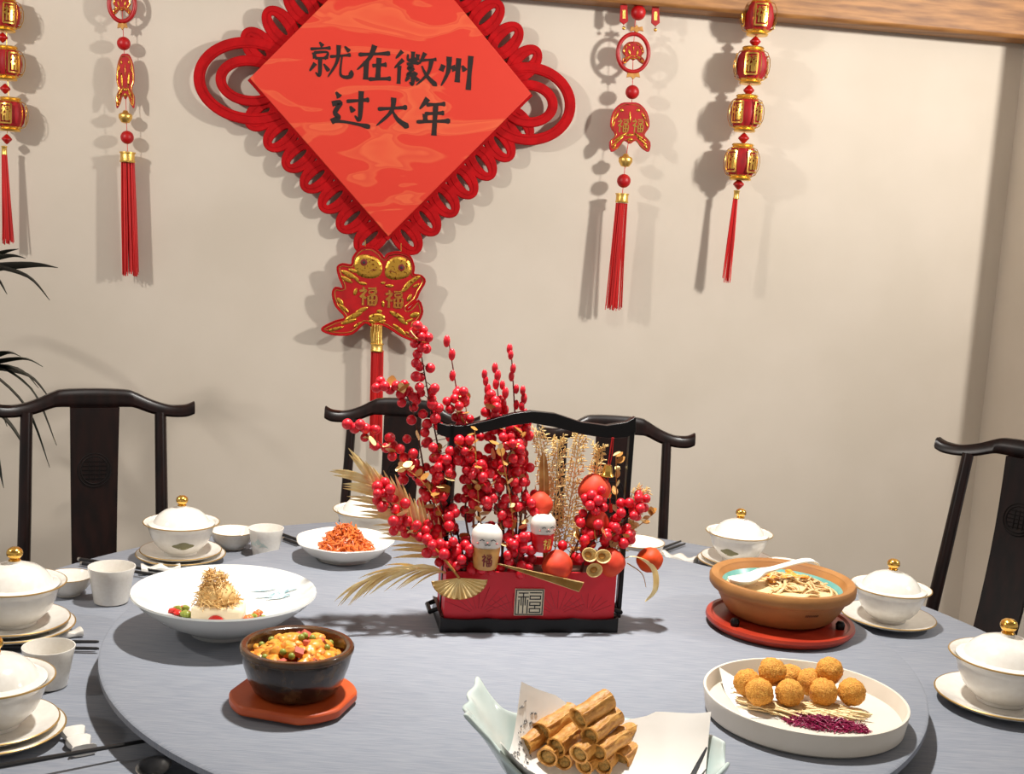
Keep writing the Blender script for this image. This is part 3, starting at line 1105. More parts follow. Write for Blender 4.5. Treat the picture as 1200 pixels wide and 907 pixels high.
# printed paper
A = on_z(858, 780, zpl + .03)
t = thing('food_paper', 'white printed paper sheet under the fried balls', 'paper', (qc.x - .012, qc.y + .018, zpl), rz=.12)
g = []
for i in range(13):
    row = []
    for j in range(13):
        x, y = -.085 + .17 * i / 12, -.05 + .125 * j / 12
        rr = sqrt((x - .012) ** 2 + (y + .018) ** 2)
        z = .0006 + max(0, rr - .82 * Rq) * .9 + max(0, y - .03) * .12
        row.append((x, y, z))
    g.append(row)
po = MB().sheet(g).build('sheet', PAPER, t)
for (x, y) in [(-.07, .05), (-.06, .06), (-.075, .035), (.05, .06), (.06, .05)]:
    MB().box((x, y, max(0, sqrt((x - .012) ** 2 + (y + .018) ** 2) - .82 * Rq) * .9 + max(0, y - .03) * .12 + .0012), (.008, .002, .0004), rz=x * 40).build('print_mark', INKG, t)
# straw noodles fan
m = MB()
for k in range(210):
    u = rnd.random()
    cx, cy = qc.x - .072 + u * .135, qc.y - .008 - .012 * sin(u * 3) + rnd.uniform(-.016, .016)
    an = rnd.gauss(-.45 + .25 * u, .22)
    d = Vector((cos(an), sin(an), rnd.gauss(0, .03))) * rnd.uniform(.016, .03)
    c = Vector((cx - qc.x, cy - qc.y, rnd.uniform(.0035, .011)))
    m.tube([c - d, c + Vector((0, 0, .001)), c + d], .0011, 4)
for i, p in enumerate(m.v):
    m.v[i] = (p[0], p[1], max(p[2], .0022))
st = m.build('straw_noodles', STRAW, None, loc=(qc.x, qc.y, zpl), kind='stuff')
tag(st, 'spread of pale crisp straw noodles under the fried balls', 'noodles')
# purple cabbage
c0 = on_z(969, 846, zpl + .006)
m = MB()
for k in range(520):
    a = rnd.uniform(0, 2 * pi)
    u = sqrt(rnd.random())
    c = Vector((.055 * u * cos(a), .018 * u * sin(a) - .0015 * cos(a), .001 + .011 * (1 - u * u) * rnd.random()))
    d = Vector((rnd.gauss(0, 1), rnd.gauss(0, .6), rnd.gauss(.15, .4))).normalized() * rnd.uniform(.004, .009)
    e = Vector((rnd.gauss(0, 1), rnd.gauss(0, 1), abs(rnd.gauss(0, 1)))) * .0016
    m.tube([c - d, c + e, c + d], [.0006, .0009, .0005], 4, caps=False)
for i, p in enumerate(m.v):
    m.v[i] = (p[0], p[1], max(p[2], .0004))
cb = m.build('shredded_cabbage', CAB, None, loc=(c0.x, c0.y, zpl), rz=-.10, kind='stuff')
tag(cb, 'low heap of shredded purple cabbage on the cream plate', 'cabbage')


def crumb_ball(seed):
    rr = random.Random(seed)
    bm = bmesh.new()
    bmesh.ops.create_icosphere(bm, subdivisions=4, radius=1)
    for v in bm.verts:
        n = v.co.normalized()
        k = 1 + .035 * sin(n.x * 5 + seed) * sin(n.y * 4 + seed * 2) + rr.uniform(-.06, .06)
        v.co = n * k
    me = bpy.data.meshes.new('crumb_ball')
    bm.to_mesh(me)
    bm.free()
    me.polygons.foreach_set('use_smooth', [True] * len(me.polygons))
    me.materials.append(BALL)
    return me


cms = [crumb_ball(s) for s in range(3)]
BR = msize(16.0, P)
balls = [((876, 800), 0), ((890, 811), 0), ((926, 794), 0), ((925, 812), 0), ((948, 799), 0), ((965, 811), 0), ((998, 811), 0), ((905, 787), 1), ((972, 786), 1)]
blabs = {0: 'golden crumb-fried ball in the lower layer on the cream plate', 1: 'golden crumb-fried ball perched on top of the others'}
for k, ((px, py), lay) in enumerate(balls):
    zz = zpl + .010 + BR * (.93 if lay == 0 else 1.95)
    c = on_z(px, py, zz)
    o = inst('fried_ball', cms[k % 3], None, c, (k, k * 2.1, k * .7), (BR,) * 3)
    tag(o, blabs[lay], 'fried ball', 'fried balls on the cream plate')

# --- fish-shaped boat dish with spring rolls
# local frame: x along the fish from tail (left) to mouth (right), y across, z up
FA = on_z(566, 850, ZS + .06)
FB = on_z(822, 884, ZS + .05)
fo = Vector(((FA.x + FB.x) / 2, (FA.y + FB.y) / 2 - .052, ZS + .0006))
fang = atan2(FB.y - FA.y, FB.x - FA.x)
t = thing('fish_shaped_dish', 'pale celadon boat dish with a raised fish tail', 'dish', fo, rz=fang)
HL = .5 * (Vector((FB.x - FA.x, FB.y - FA.y))).length
# station: x, half width, base z, rim z
stn = [(-1.14, .058, .108, .116), (-1.06, .055, .096, .108), (-.96, .049, .078, .094), (-.86, .047, .058, .082), (-.74, .060, .036, .072), (-.58, .082, .018, .064),
       (-.38, .100, .008, .060), (-.1, .112, .004, .058), (.2, .114, .004, .058), (.5, .104, .008, .060), (.75, .086, .018, .064), (.92, .066, .032, .068), (1.04, .048, .048, .073), (1.13, .024, .060, .076)]


def lerp_st(x):
    for a, c in zip(stn[:-1], stn[1:]):
        if x <= c[0]:
            k = max(0, (x - a[0]) / (c[0] - a[0]))
            return [a[i] + (c[i] - a[i]) * k for i in range(4)]
    return list(stn[-1])


def fish_in(x, s):
    """inner surface at station x (units of HL), s in -1..1"""
    _, w, zb_, zr = lerp_st(x)
    return Vector((x * HL, w * s, zb_ + (zr - zb_) * abs(s) ** 2.2 + .004))


xs = [stn[0][0] + (stn[-1][0] - stn[0][0]) * i / 40 for i in range(41)]
rows = []
for i, x in enumerate(xs):
    row = []
    for j in range(25):
        s = -1 + j / 12
        p_ = fish_in(x, s)
        if i < 2:
            p_.x += (.0030 * cos(s * 3 * pi) + .007 * s ** 4) * (2 - i) / 2
        row.append(p_)
    rows.append(row)
so = MB().sheet(rows).build('dish_body', CELA, t, smooth=60)
md = so.modifiers.new('thick', 'SOLIDIFY')
md.thickness = .0055
md.offset = 1
md = so.modifiers.new('sub', 'SUBSURF')
md.levels = md.render_levels = 1
MB().lathe([(.052, 0), (.055, .001), (.060, .012), (.058, .012), (.05, .004), (.05, 0)], 40, sx=1.5).build('foot_ring', CELA, t)

# paper in the dish
t = thing('printed_paper', 'white paper with black calligraphy lining the fish dish', 'paper', fo, rz=fang)
g = []
c45 = radians(12)
N = 22
for i in range(N + 1):
    row = []
    for j in range(N + 1):
        a, c = -1 + 2 * i / N, -1 + 2 * j / N
        x = .014 + .112 * a + .006 * c
        st_ = lerp_st(max(-1.1, min(1.03, x / HL)))
        ye = min(.100, st_[1] * .93 + .008)
        y = c * ye
        s = min(1.0, abs(y) / st_[1])
        z = st_[2] + (st_[3] - st_[2]) * s ** 2.2
        k_ = max(0, c) ** 3
        z += (.026 * k_ * max(0, -a) ** 2 + .014 * k_ * max(0, a) ** 3) + .003 * k_
        row.append(Vector((x, y, z + .0118 + .0015 * sin(a * 6) * cos(c * 5))))
    g.append(row)
so = MB().sheet(g).build('sheet', PAPER, t, smooth=60)


def paper_pt(a, c):
    i = min(N - 1e-6, max(0, (a + 1) / 2 * N))
    j = min(N - 1e-6, max(0, (c + 1) / 2 * N))
    i0, j0 = int(i), int(j)
    u, v = i - i0, j - j0
    return (g[i0][j0] * (1 - u) * (1 - v) + g[i0 + 1][j0] * u * (1 - v) + g[i0][j0 + 1] * (1 - u) * v + g[i0 + 1][j0 + 1] * u * v) + Vector((0, 0, .0012))


m = MB()
rr = random.Random(4)
for col_ in range(2):
    for k in range(11):
        a0, c0_ = -.93 + col_ * .10 + rr.uniform(-.012, .012), .82 - k * .11
        for q in range(4):
            a1, c1 = a0 + rr.uniform(-.035, .035), c0_ + rr.uniform(-.04, .04)
            da, dc = rr.uniform(-.03, .03), rr.uniform(-.035, .035)
            p1, p2 = paper_pt(a1, c1), paper_pt(a1 + da, c1 + dc)
            if (p2 - p1).length > .0008:
                m.tube([p1, (p1 + p2) / 2, p2], [.0004, .0009, .0003], 4, flat=.4)
m.build('printed_calligraphy', INKP, t, kind='stuff')
m = MB()
for (a0, c0_, a1, c1, w) in ((.80, -.1, .99, .55, .0035), (.90, -.2, 1.0, .1, .0015), (.72, -.45, .84, -.2, .001)):
    pts = [paper_pt(a0 + (a1 - a0) * k / 6, c0_ + (c1 - c0_) * k / 6) for k in range(7)]
    m.tube(pts, [w * sin(pi * (k + .6) / 7.2) for k in range(7)], 6, flat=.25)
m.build('printed_stripe', INKP, t, kind='stuff')


def roll_mesh(seed):
    rr = random.Random(seed)
    rows = []
    n, sg = 14, 18
    for i in range(n + 1):
        u = i / n
        row = []
        for k in range(sg):
            a = 2 * pi * k / sg
            rad = 1 + .06 * sin(2 * a + seed) + .05 * sin(u * 9 + a * 2 + seed) + rr.uniform(-.02, .02) + (.06 if i in (0, n) else 0)
            row.append((rad * cos(a), (u - .5) * 2, rad * sin(a)))
        rows.append(row)
    for e, y in ((0, -.80), (n, .80)):          # rolled-in ends
        inner = [(x * .72, y * 1.0, z * .72) for (x, _, z) in rows[e]]
        mid = [(x * .80, (y + math.copysign(.18, y)), z * .80) for (x, _, z) in rows[e]]
        if e == 0:
            rows = [inner, mid] + rows
        else:
            rows = rows + [mid, inner]
    w = MB().sheet(rows, closed_u=True).mesh('wrapper', 50)
    w.materials.append(ROLL1)
    f = MB()
    f.ball((0, 0, 0), (.72, .13, .72), 14, 8)
    fm = f.mesh('filling')
    fm.materials.append(FILL)
    s = MB().tube([(.72 + .06 * sin(q), -.98 + q * .28, .74) for q in range(8)], [.09] * 8, 6).mesh('seam')
    s.materials.append(ROLL1)
    return w, fm, s


rms = [roll_mesh(s) for s in range(4)]
# pixel centre, height above the dish floor (layer), heading, elevation, radius px, half length px
rolls = [((632, 862), .9, .85, .20, 12, 26), ((652, 847), 1.5, .85, .15, 13, 26), ((648, 880), .35, 1.2, .0, 11, 18), ((664, 866), 1, 1.0, .1, 11.5, 22),
         ((677, 856), 1, 1.0, .1, 11, 20), ((668, 886), 0, 1.1, .0, 10, 18), ((688, 876), 1, 1.0, .1, 11, 18), ((695, 831), 3, .75, .25, 12.5, 23),
         ((706, 851), 2, .9, .2, 12, 24), ((715, 872), 1, .9, .1, 11.5, 24), ((694, 891), 0, 1.0, .0, 10, 18), ((712, 889), 0, 1.2, .0, 11, 18),
         ((727, 862), .9, .8, .1, 11, 22), ((738, 881), 0, .95, .15, 12.5, 23), ((672, 870), 0, 1.0, 0, 11, 22)]
zf = ZS + .022
for k, ((px, py), lay, hd, el, rp, lp) in enumerate(rolls):
    zz = zf + .011 + lay * .0185
    c = on_z(px, py, zz)
    r, L = msize(rp, c), msize(lp, c) * 1.12
    top = lay >= 2
    t = thing('spring_roll', ('spring roll lying on the very peak of the pile' if lay == 3 else 'spring roll just under the topmost one') if top else 'golden fried spring roll within the pile in the fish dish', 'spring roll', c,
              group='spring rolls in the fish dish')
    w, f_, s_ = rms[k % 4]
    t.rotation_euler = (el, 0, hd - pi / 2)
    for nm, me, oy in (('wrapper', w, 0), ('filling', f_, -.82), ('filling', f_, .82), ('seam', s_, 0)):
        inst(nm, me, t, loc=(0, oy * L, 0), sc=(r, L, r))

# ------------------------------------------------------------------ leafy plant at the left
P = on_plane(-55, 440, Vector((0, 1.12, 0)), Vector((0, 1, 0)))
t = thing('dragon_tree', 'dark green strap-leaved potted plant beside the medallion chair', 'potted plant', (P.x, P.y, 0))
MB().lathe([(0, 0), (.11, 0), (.13, .02), (.16, .26), (.165, .28), (.15, .285), (.145, .25), (0, .25)], 32).build('pot', POT, t)
MB().lathe([(0, .252), (.143, .252), (.1, .262), (0, .27)], 24).build('soil', SOIL, t)
z1 = on_plane(-40, 325, Vector((0, 1.12, 0)), Vector((0, 1, 0))).z
z2 = on_plane(-40, 452, Vector((0, 1.12, 0)), Vector((0, 1, 0))).z
MB().tube([(0, 0, .26), (.01, .01, .6), (-.005, 0, z2), (.0, .01, z1)], [.02, .018, .015, .011], 10).build('trunk', TRUNK, t)


def strap_leaf(t, base, tip, droop, w, side=0.0):
    """a strap leaf arching from base to tip"""
    base, tip = Vector(base), Vector(tip)
    mid = (base + tip) / 2 + Vector((0, 0, droop))
    pts = bez([base, base * .45 + mid * .55 + Vector((0, 0, droop * .35)), mid * .5 + tip * .5 + Vector((0, 0, droop * .42)), tip], 5)
    g = []
    n = len(pts)
    for i, p in enumerate(pts):
        u = i / (n - 1)
        d = (pts[min(i + 1, n - 1)] - pts[max(i - 1, 0)]).normalized()
        s = d.cross(Vector((0, 0.5, 1))).normalized()
        ww = w * (sin(pi * min(1, u * .80 + .17)) ** .7) * (1 - u ** 4)
        nrm = s.cross(d)
        ww *= 2.4
        g.append([p - s * ww, p + nrm * ww * .3, p + s * ww, p + nrm * ww * .3 + nrm * .0014])
    MB().sheet(g, closed_u=True).build('leaf', LEAF, t, smooth=60)


PY = Vector((0, 1, 0))


def plp(px, py, dy=0.0):
    q = on_plane(px, py, Vector((0, P.y + dy, 0)), PY)
    return q - Vector((P.x, P.y, 0))


b1, b2 = Vector((0, .01, z1)), Vector((0, 0, z2))
for tip, dr, w in [((68, 314), .015, .010), ((58, 352), .05, .008), ((30, 303), .02, .007), ((22, 292), .01, .006), ((8, 345), .04, .008), ((2, 300), .03, .008)]:
    strap_leaf(t, b1, plp(*tip, dy=rnd.uniform(-.06, .04)), dr, w)
for tip, dr, w in [((24, 418), .03, .007), ((60, 470), .06, .009), ((66, 522), .11, .007), ((58, 548), .11, .006), ((30, 440), .03, .009), ((4, 572), .08, .015),
                   ((32, 530), .03, .013), ((45, 455), .05, .007), ((8, 500), .05, .012), ((50, 430), .035, .006)]:
    strap_leaf(t, b2, plp(*tip, dy=rnd.uniform(-.12, .0)), dr, w)
for k in range(14):
    a = rnd.uniform(pi * .5, pi * 1.5)
    bb = b1 if k % 2 else b2
    strap_leaf(t, bb, bb + Vector((cos(a) * .3, sin(a) * .25, rnd.uniform(-.2, .15))), .06, .010)


# ------------------------------------------------------------------ things hung on the wall
def wall_thing(name, label, cat, px, py, d, group=None):
    u, z = wall_uz(px, py, d)
    q = W0 + WS * u + WN * d
    o = thing(name, label, cat, (q.x, q.y, z), PSI, group)

    def loc(x, y):
        uu, zz = wall_uz(x, y, d)
        return (uu - u, zz - z)
    sc = wall_uz(px + 10, py, d)[0] - u
    return o, loc, abs(sc) / 10


def ell(c, rx, rz, ang=0.0, n=40):
    out = []
    for k in range(n):
        a = 2 * pi * k / n
        x, z = rx * cos(a), rz * sin(a)
        out.append((c[0] + x * cos(ang) - z * sin(ang), c[1] + x * sin(ang) + z * cos(ang)))
    return out


CH = {
    'jiu': [[(25, 4), (33, 15)], [(6, 24), (50, 17)], [(14, 32), (17, 48)], [(14, 33), (43, 29), (40, 46)], [(17, 47), (41, 44)], [(28, 48), (28, 90), (19, 83)],
            [(18, 60), (6, 82)], [(36, 60), (48, 78)], [(49, 40), (94, 31)], [(67, 8), (65, 50), (46, 94)], [(75, 37), (73, 80), (81, 90), (95, 87), (97, 70)],
            [(80, 10), (91, 23)]],
    'zai': [[(8, 30), (92, 20)], [(50, 2), (38, 36), (6, 70)], [(30, 45), (30, 94)], [(46, 56), (84, 50)], [(63, 34), (62, 88)], [(38, 92), (97, 86)]],
    'hui': [[(18, 4), (4, 26)], [(21, 27), (2, 52)], [(13, 44), (13, 94)], [(42, 3), (42, 25)], [(31, 11), (33, 27), (53, 24)], [(53, 9), (52, 26)], [(29, 38), (56, 33)],
            [(42, 38), (34, 50), (46, 51)], [(47, 49), (32, 67), (55, 62)], [(44, 66), (44, 92), (37, 86)], [(35, 72), (28, 86)], [(49, 70), (57, 82)],
            [(69, 4), (57, 36)], [(62, 25), (95, 19)], [(84, 23), (77, 60), (52, 94)], [(63, 40), (75, 66), (99, 92)]],
    'zhou': [[(12, 34), (6, 52)], [(26, 10), (25, 52), (8, 94)], [(36, 34), (43, 49)], [(52, 12), (51, 80)], [(62, 32), (71, 47)], [(84, 3), (82, 99)]],
    'guo': [[(40, 31), (94, 23)], [(74, 3), (73, 72), (61, 64)], [(49, 42), (58, 56)], [(14, 10), (24, 23)], [(6, 40), (25, 36), (14, 60), (22, 72), (6, 84)],
            [(6, 82), (42, 82), (99, 90)]],
    'da': [[(10, 42), (90, 30)], [(52, 3), (47, 46), (8, 94)], [(50, 43), (66, 70), (97, 92)]],
    'nian': [[(32, 2), (10, 32)], [(28, 19), (82, 13)], [(25, 43), (80, 37)], [(26, 43), (28, 63)], [(3, 66), (98, 57)], [(55, 16), (54, 99)]],
    'fu': [[(22, 2), (30, 12)], [(6, 24), (40, 20), (10, 56)], [(26, 42), (26, 98)], [(30, 50), (42, 62)], [(50, 8), (96, 5)], [(58, 20), (60, 36), (90, 33)],
           [(58, 20), (92, 17), (89, 34)], [(54, 48), (57, 96)], [(54, 49), (96, 45), (93, 95)], [(56, 71), (93, 69)], [(75, 47), (75, 94)], [(57, 95), (94, 93)]],
}


def brush_char(m, key, x0, z0, w, h, wid, y, seed=0):
    """x0,z0 top left of the box; widths swell and taper as a brush does"""
    rr = random.Random(seed)
    for si, st in enumerate(CH[key]):
        pts = [Vector((x0 + a / 100 * w, 0, z0 - c / 100 * h)) for a, c in st]
        pts = bez(pts, 7 if len(pts) > 2 else 10)
        n = len(pts)
        dx, dz = pts[-1].x - pts[0].x, pts[-1].z - pts[0].z
        horiz = abs(dx) > abs(dz) * 2.2
        ws = []
        for i in range(n):
            u = i / (n - 1)
            if horiz:
                k = .62 + .38 * abs(2 * u - 1) ** 1.4 + (.25 if u > .82 else 0)
                k *= (.6 if u < .04 or u > .97 else 1)
            elif len(st) == 3 and dx < 0 or dx < -abs(dz) * .4:
                k = 1.15 * (1 - u) ** .55 + .12          # falling stroke tapers
            elif dx > abs(dz) * .5:
                k = .45 + 1.1 * u ** 1.2 if u < .85 else 1.45 * (1 - u) / .15 + .15
            else:
                k = 1.0 + .22 * abs(2 * u - 1)
            ws.append(wid * k * rr.uniform(.93, 1.07))
        m.stroke([(p.x, p.z) for p in pts], ws, y=y - .00006 * si)


# --- the diamond plaque
t, L, px_ = wall_thing('new_year_plaque', 'large red diamond plaque with black brush characters and looped knot border', 'wall plaque', 458, 101, .06)
A, Bt, Rr = L(293, 92), L(455, 277), L(622, 110)
Tp = (A[0] + Rr[0] - Bt[0], A[1] + Rr[1] - Bt[1])
dia = [A, Tp, Rr, Bt]
MB().prism(dia, -.012, .012).build('board', PLAQ, t, bevel=.002)
bk = [(x * 1.02, z * 1.02 - .004) for x, z in dia]
MB().prism(bk, .0125, .03).build('backing', RED, t)
for key, x0, x1, y0, y1 in (('jiu', 361, 413, 47, 96), ('zai', 417, 459, 51, 99), ('hui', 462, 512, 58, 105), ('zhou', 515, 556, 62, 107), ('guo', 387, 434, 103, 154),
                            ('da', 439, 480, 112, 153), ('nian', 488, 527, 114, 161)):
    m = MB()
    a, c = L(x0, y0), L(x1, y1)
    brush_char(m, key, a[0], a[1], c[0] - a[0], a[1] - c[1], .0135 if key not in ('hui', 'jiu') else .0105, -.0128, seed=len(key) + x0)
    m.build('brush_character', INK, t, smooth=0)


def edge_loops(p, q, n, u0, u1, out, rl, rw, lean=0.0):
    p, q, out = Vector(p), Vector(q), Vector(out).normalized()
    for k in range(n):
        u = u0 + (u1 - u0) * k / (n - 1)
        o2 = Matrix.Rotation(lean, 2) @ out
        c = p + (q - p) * u + o2 * rl * .62
        an = atan2(o2.y, o2.x)
        m = MB().ring2d(ell(c, rl, rw, an), ell(c + o2 * rl * .10, rl * .50, rw * .17, an), .016, .028)
        m.build('knot_loop', RED, t, bevel=.003)
        # raised cord line
        m = MB().tube([(x, .0155, z) for x, z in ell(c, rl * .78, rw * .60, an, 28)], .0012, 6, closed=True)
        m.build('cord_line', RED, t)


nl = (-(A[1] - Bt[1]), A[0] - Bt[0])
rl, rw = 25 * px_, 17 * px_
edge_loops(A, Bt, 7, .16, .95, (-1, -.75), rl, rw, .12)
edge_loops(Bt, Rr, 7, .07, .86, (1, -.85), rl, rw, -.15)
edge_loops(A, Tp, 6, .13, .85, (-1, .9), rl * 1.1, rw * 1.05, -.1)
edge_loops(Tp, Rr, 6, .15, .87, (1, .9), rl * 1.1, rw * 1.05, .1)
for c, rx, rz, irx, irz, sx in ((L(293, 94), 65, 50, 40, 29, -1), (L(620, 121), 58, 49, 36, 28, 1)):
    for a_, b_, w_, y_ in ((rx, rz, 13, .014), (irx, irz, 12, .011)):
        m = MB().ring2d(ell(c, a_ * px_, b_ * px_, 0, 64), ell(c, (a_ - w_) * px_, (b_ - w_) * px_, 0, 64), y_, y_ + .014)
        o = m.build('side_loop', RED, t, bevel=.004)
        MB().tube([(x, y_ - .0005, z) for x, z in ell(c, (a_ - w_ * .75) * px_, (b_ - w_ * .75) * px_, 0, 64)], .0014, 6, closed=True).build('cord_line', RED, o)


def tassel(t, top, bot, w0, w1, n=46, name='tassel', y=0.0, seed=1):
    """a bundle of silk threads hanging from top to bottom (2-D wall points)"""
    rr = random.Random(seed)
    m = MB()
    top, bot = Vector(top), Vector(bot)
    for k in range(n):
        a = rr.uniform(0, 2 * pi)
        r = sqrt(rr.random())
        x0, y0 = r * cos(a) * w0 / 2, r * sin(a) * w0 * .32
        x1, y1 = r * cos(a) * w1 / 2, r * sin(a) * w1 * .32
        zz = bot.y + rr.uniform(-.008, .010)
        p0 = Vector((top.x + x0, y + y0, top.y))
        p1 = Vector(((top.x + bot.x) / 2 + (x0 + x1) / 2 * .97 + rr.gauss(0, .0006), y + (y0 + y1) / 2, (top.y + zz) / 2))
        p2 = Vector((bot.x + x1 + rr.gauss(0, .0008), y + y1, zz))
        m.tube([p0, p1, p2], [.0017, .0019, .0013], 5)
    o = m.build(name, REDT, t)
    o['kind'] = 'stuff'
    return o


def cap(t, c, w, h, m_=None, name='gold_cap'):
    p = [(0, -h / 2), (w * .5, -h / 2), (w * .52, -h * .4), (w * .47, -h * .3), (w * .47, h * .3), (w * .54, h * .36), (w * .54, h * .46), (w * .3, h / 2), (0, h / 2)]
    o = MB().lathe(p, 20, c=(c[0], 0, c[1])).build(name, m_ or GOLDR, t)
    for k in range(10):
        pass
    return o


def bead(t, c, r, m_=None, name='bead'):
    return MB().ball((c[0], 0, c[1]), r, 20, 14).build(name, m_ or REDB, t)


def cord(t, pts, r=.0011, m_=None, name='cord'):
    return MB().tube([(x, 0, z) for x, z in pts], r, 6).build(name, m_ or REDT, t)


# --- double-fish pendant under the plaque
t, L, s = wall_thing('fish_pendant', 'red and gold twin-fish pendant with long red tassel under the diamond plaque', 'pendant', 440, 345, .06)


def cr(x, y):
    return L(350 + x / 3.49, 270 + y / 3.49)


fo_ = [(270, 68), (305, 72), (335, 95), (350, 112), (365, 95), (410, 88), (455, 105), (472, 150), (470, 178), (500, 184), (517, 208), (495, 250), (478, 285), (442, 318), (455, 318), (490, 285),
       (507, 330), (492, 368), (468, 388), (502, 410), (532, 455), (515, 467), (470, 452), (420, 432), (370, 400), (330, 384), (300, 392), (270, 378), (220, 422), (150, 427), (100, 412),
       (100, 395), (150, 370), (190, 355), (152, 310), (138, 260), (150, 233), (182, 236), (165, 190), (158, 150), (180, 136), (215, 140), (222, 110), (245, 80)]
sm = bez([Vector((a, 0, c)) for a, c in fo_ + fo_[:1]], 3)[:-1]
body = [cr(p.x, p.z) for p in sm]
MB().prism(body, -.004, .004).build('fish_body', REDC, t)
cx_, cz_ = sum(p[0] for p in body) / len(body), sum(p[1] for p in body) / len(body)
MB().tube([(x, -.004, z) for x, z in body], .0026, 6, closed=True).build('raised_edge', RED, t)


def gold_patch(par, pts, y=-.0042, h=.004, name='gilt_relief', m_=None):
    """a low cushion of gold over an outline given in crop coordinates"""
    q = [Vector(cr(*p)) for p in pts]
    c = sum(q, Vector((0, 0))) / len(q)
    g = []
    for k, (sc_, hh) in enumerate(((1, 0), (.92, .6), (.7, .9), (.35, 1.0))):
        g.append([((c + (p - c) * sc_).x, y - h * hh, (c + (p - c) * sc_).y) for p in q])
    m = MB().sheet(g, closed_u=True)
    n = len(m.v)
    m.f.append(tuple(range(n - len(q), n)))
    return m.build(name, m_ or GOLDR, par, smooth=70)


def ev(cx, cy, rx, ry, an=0.0, n=22):
    return [(cx + rx * cos(a) * cos(an) - ry * sin(a) * sin(an), cy + rx * cos(a) * sin(an) + ry * sin(a) * cos(an)) for a in [2 * pi * k / n for k in range(n)]]


for hx, hy, ex, ey, hpts in (
        (285, 145, 267, 131, [(226, 140), (240, 108), (268, 98), (300, 104), (328, 120), (342, 150), (334, 182), (306, 196), (270, 194), (238, 178)]),
        (402, 152, 420, 152, [(352, 156), (364, 128), (392, 108), (424, 108), (450, 124), (460, 152), (452, 184), (424, 198), (386, 202), (356, 188)])):
    hp = [(p.x, p.z) for p in bez([Vector((a, 0, c)) for a, c in hpts + hpts[:1]], 3)[:-1]]
    hd = gold_patch(t, hp, h=.004, name='fish_head', m_=GILTE)
    gold_patch(hd, ev(ex, ey, 15, 15), y=-.0074, h=.0015, name='eye_ring', m_=DARKR)
    gold_patch(hd, ev(ex, ey, 6, 6), y=-.0088, h=.0015, name='eye', m_=INKP)
    sg = 1 if hx < 300 else -1
    MB().tube([(cr(hx + sg * q[0], hy + q[1])[0], -.0080, cr(hx + sg * q[0], hy + q[1])[1]) for q in ((8, 20), (20, 14), (34, 16))], .0011, 5).build('mouth_line', DARKR, hd)
# gold inlay line following the outline
inl = []
nb_ = len(body)
for k in range(nb_):
    a, c = Vector(body[k - 1]), Vector(body[(k + 1) % nb_])
    d = (c - a).normalized()
    inl.append(Vector(body[k]) + Vector((d.y, -d.x)) * (.0075 if k % 2 else .007))
MB().tube([(p.x, -.0048, p.y) for p in inl], .0012, 5, closed=True).build('gold_outline', GOLD, t)
for a in (ev(205, 180, 36, 11, .5), ev(196, 200, 28, 9, .5), ev(222, 164, 20, 8, .3), ev(238, 200, 18, 7, .9), ev(455, 215, 36, 11, -.7), ev(475, 200, 28, 9, -.6), ev(438, 236, 24, 9, -.7),
          ev(480, 225, 16, 6, -.5), ev(170, 290, 20, 9, .9), ev(185, 318, 26, 8, .7), ev(225, 350, 40, 11, -.45), ev(258, 325, 28, 9, -.4), ev(205, 372, 34, 8, -.3), ev(150, 402, 36, 7, -.25),
          ev(240, 385, 20, 6, -.6), ev(320, 356, 34, 18, 0), ev(300, 372, 14, 8, .3), ev(342, 372, 14, 8, -.3), ev(400, 346, 34, 10, .5), ev(425, 370, 26, 9, .6), ev(474, 345, 20, 11, -.3),
          ev(452, 368, 18, 6, -.4), ev(412, 404, 34, 8, .7), ev(465, 432, 34, 7, .6), ev(262, 216, 18, 7, .2), ev(372, 226, 18, 7, .1), ev(345, 214, 9, 6), ev(330, 330, 12, 8, 0), ev(345, 300, 6, 14),
          ev(232, 250, 8, 16, .3), ev(452, 275, 8, 18, .5)):
    gold_patch(t, a, h=.003, m_=GILTE)
for x0, y0, w, h in ((246, 228, 72, 82), (352, 242, 72, 78)):
    a, c = cr(x0, y0), cr(x0 + w, y0 + h)
    m = MB()
    brush_char(m, 'fu', a[0], a[1], c[0] - a[0], a[1] - c[1], .0062, -.0066, seed=x0)
    m.build('fortune_character', GOLD, t, smooth=0)
cord(t, [L(428, 292), L(428, 281)], .0012, GOLD, 'hanging_wire')
cord(t, [L(470, 300), L(470, 285)], .0012, GOLD, 'hanging_wire')
# gold tassel head, then threads
m = MB()
c0, c1 = cr(320, 385), cr(320, 470)
for k in range(34):
    a = 2 * pi * k / 34
    r0, r1 = .008 + .004 * (k % 3), .012 + .003 * (k % 2)
    m.tube([(c0[0] + r0 * cos(a), r0 * sin(a), c0[1]), (c0[0] + (r0 + r1) * .55 * cos(a + .1), (r0 + r1) * .55 * sin(a + .1), (c0[1] + c1[1]) / 2), (c1[0] + r1 * cos(a), r1 * sin(a), c1[1])],
           .002, 5)
o = m.build('gold_thread_head', GOLDR, t, kind='stuff')
cap(t, cr(320, 478), 52 / 3.49 * s, 34 / 3.49 * s)
tassel(t, cr(321, 490), L(440, 523), 15.5 * s, 16.5 * s, 80, seed=3)


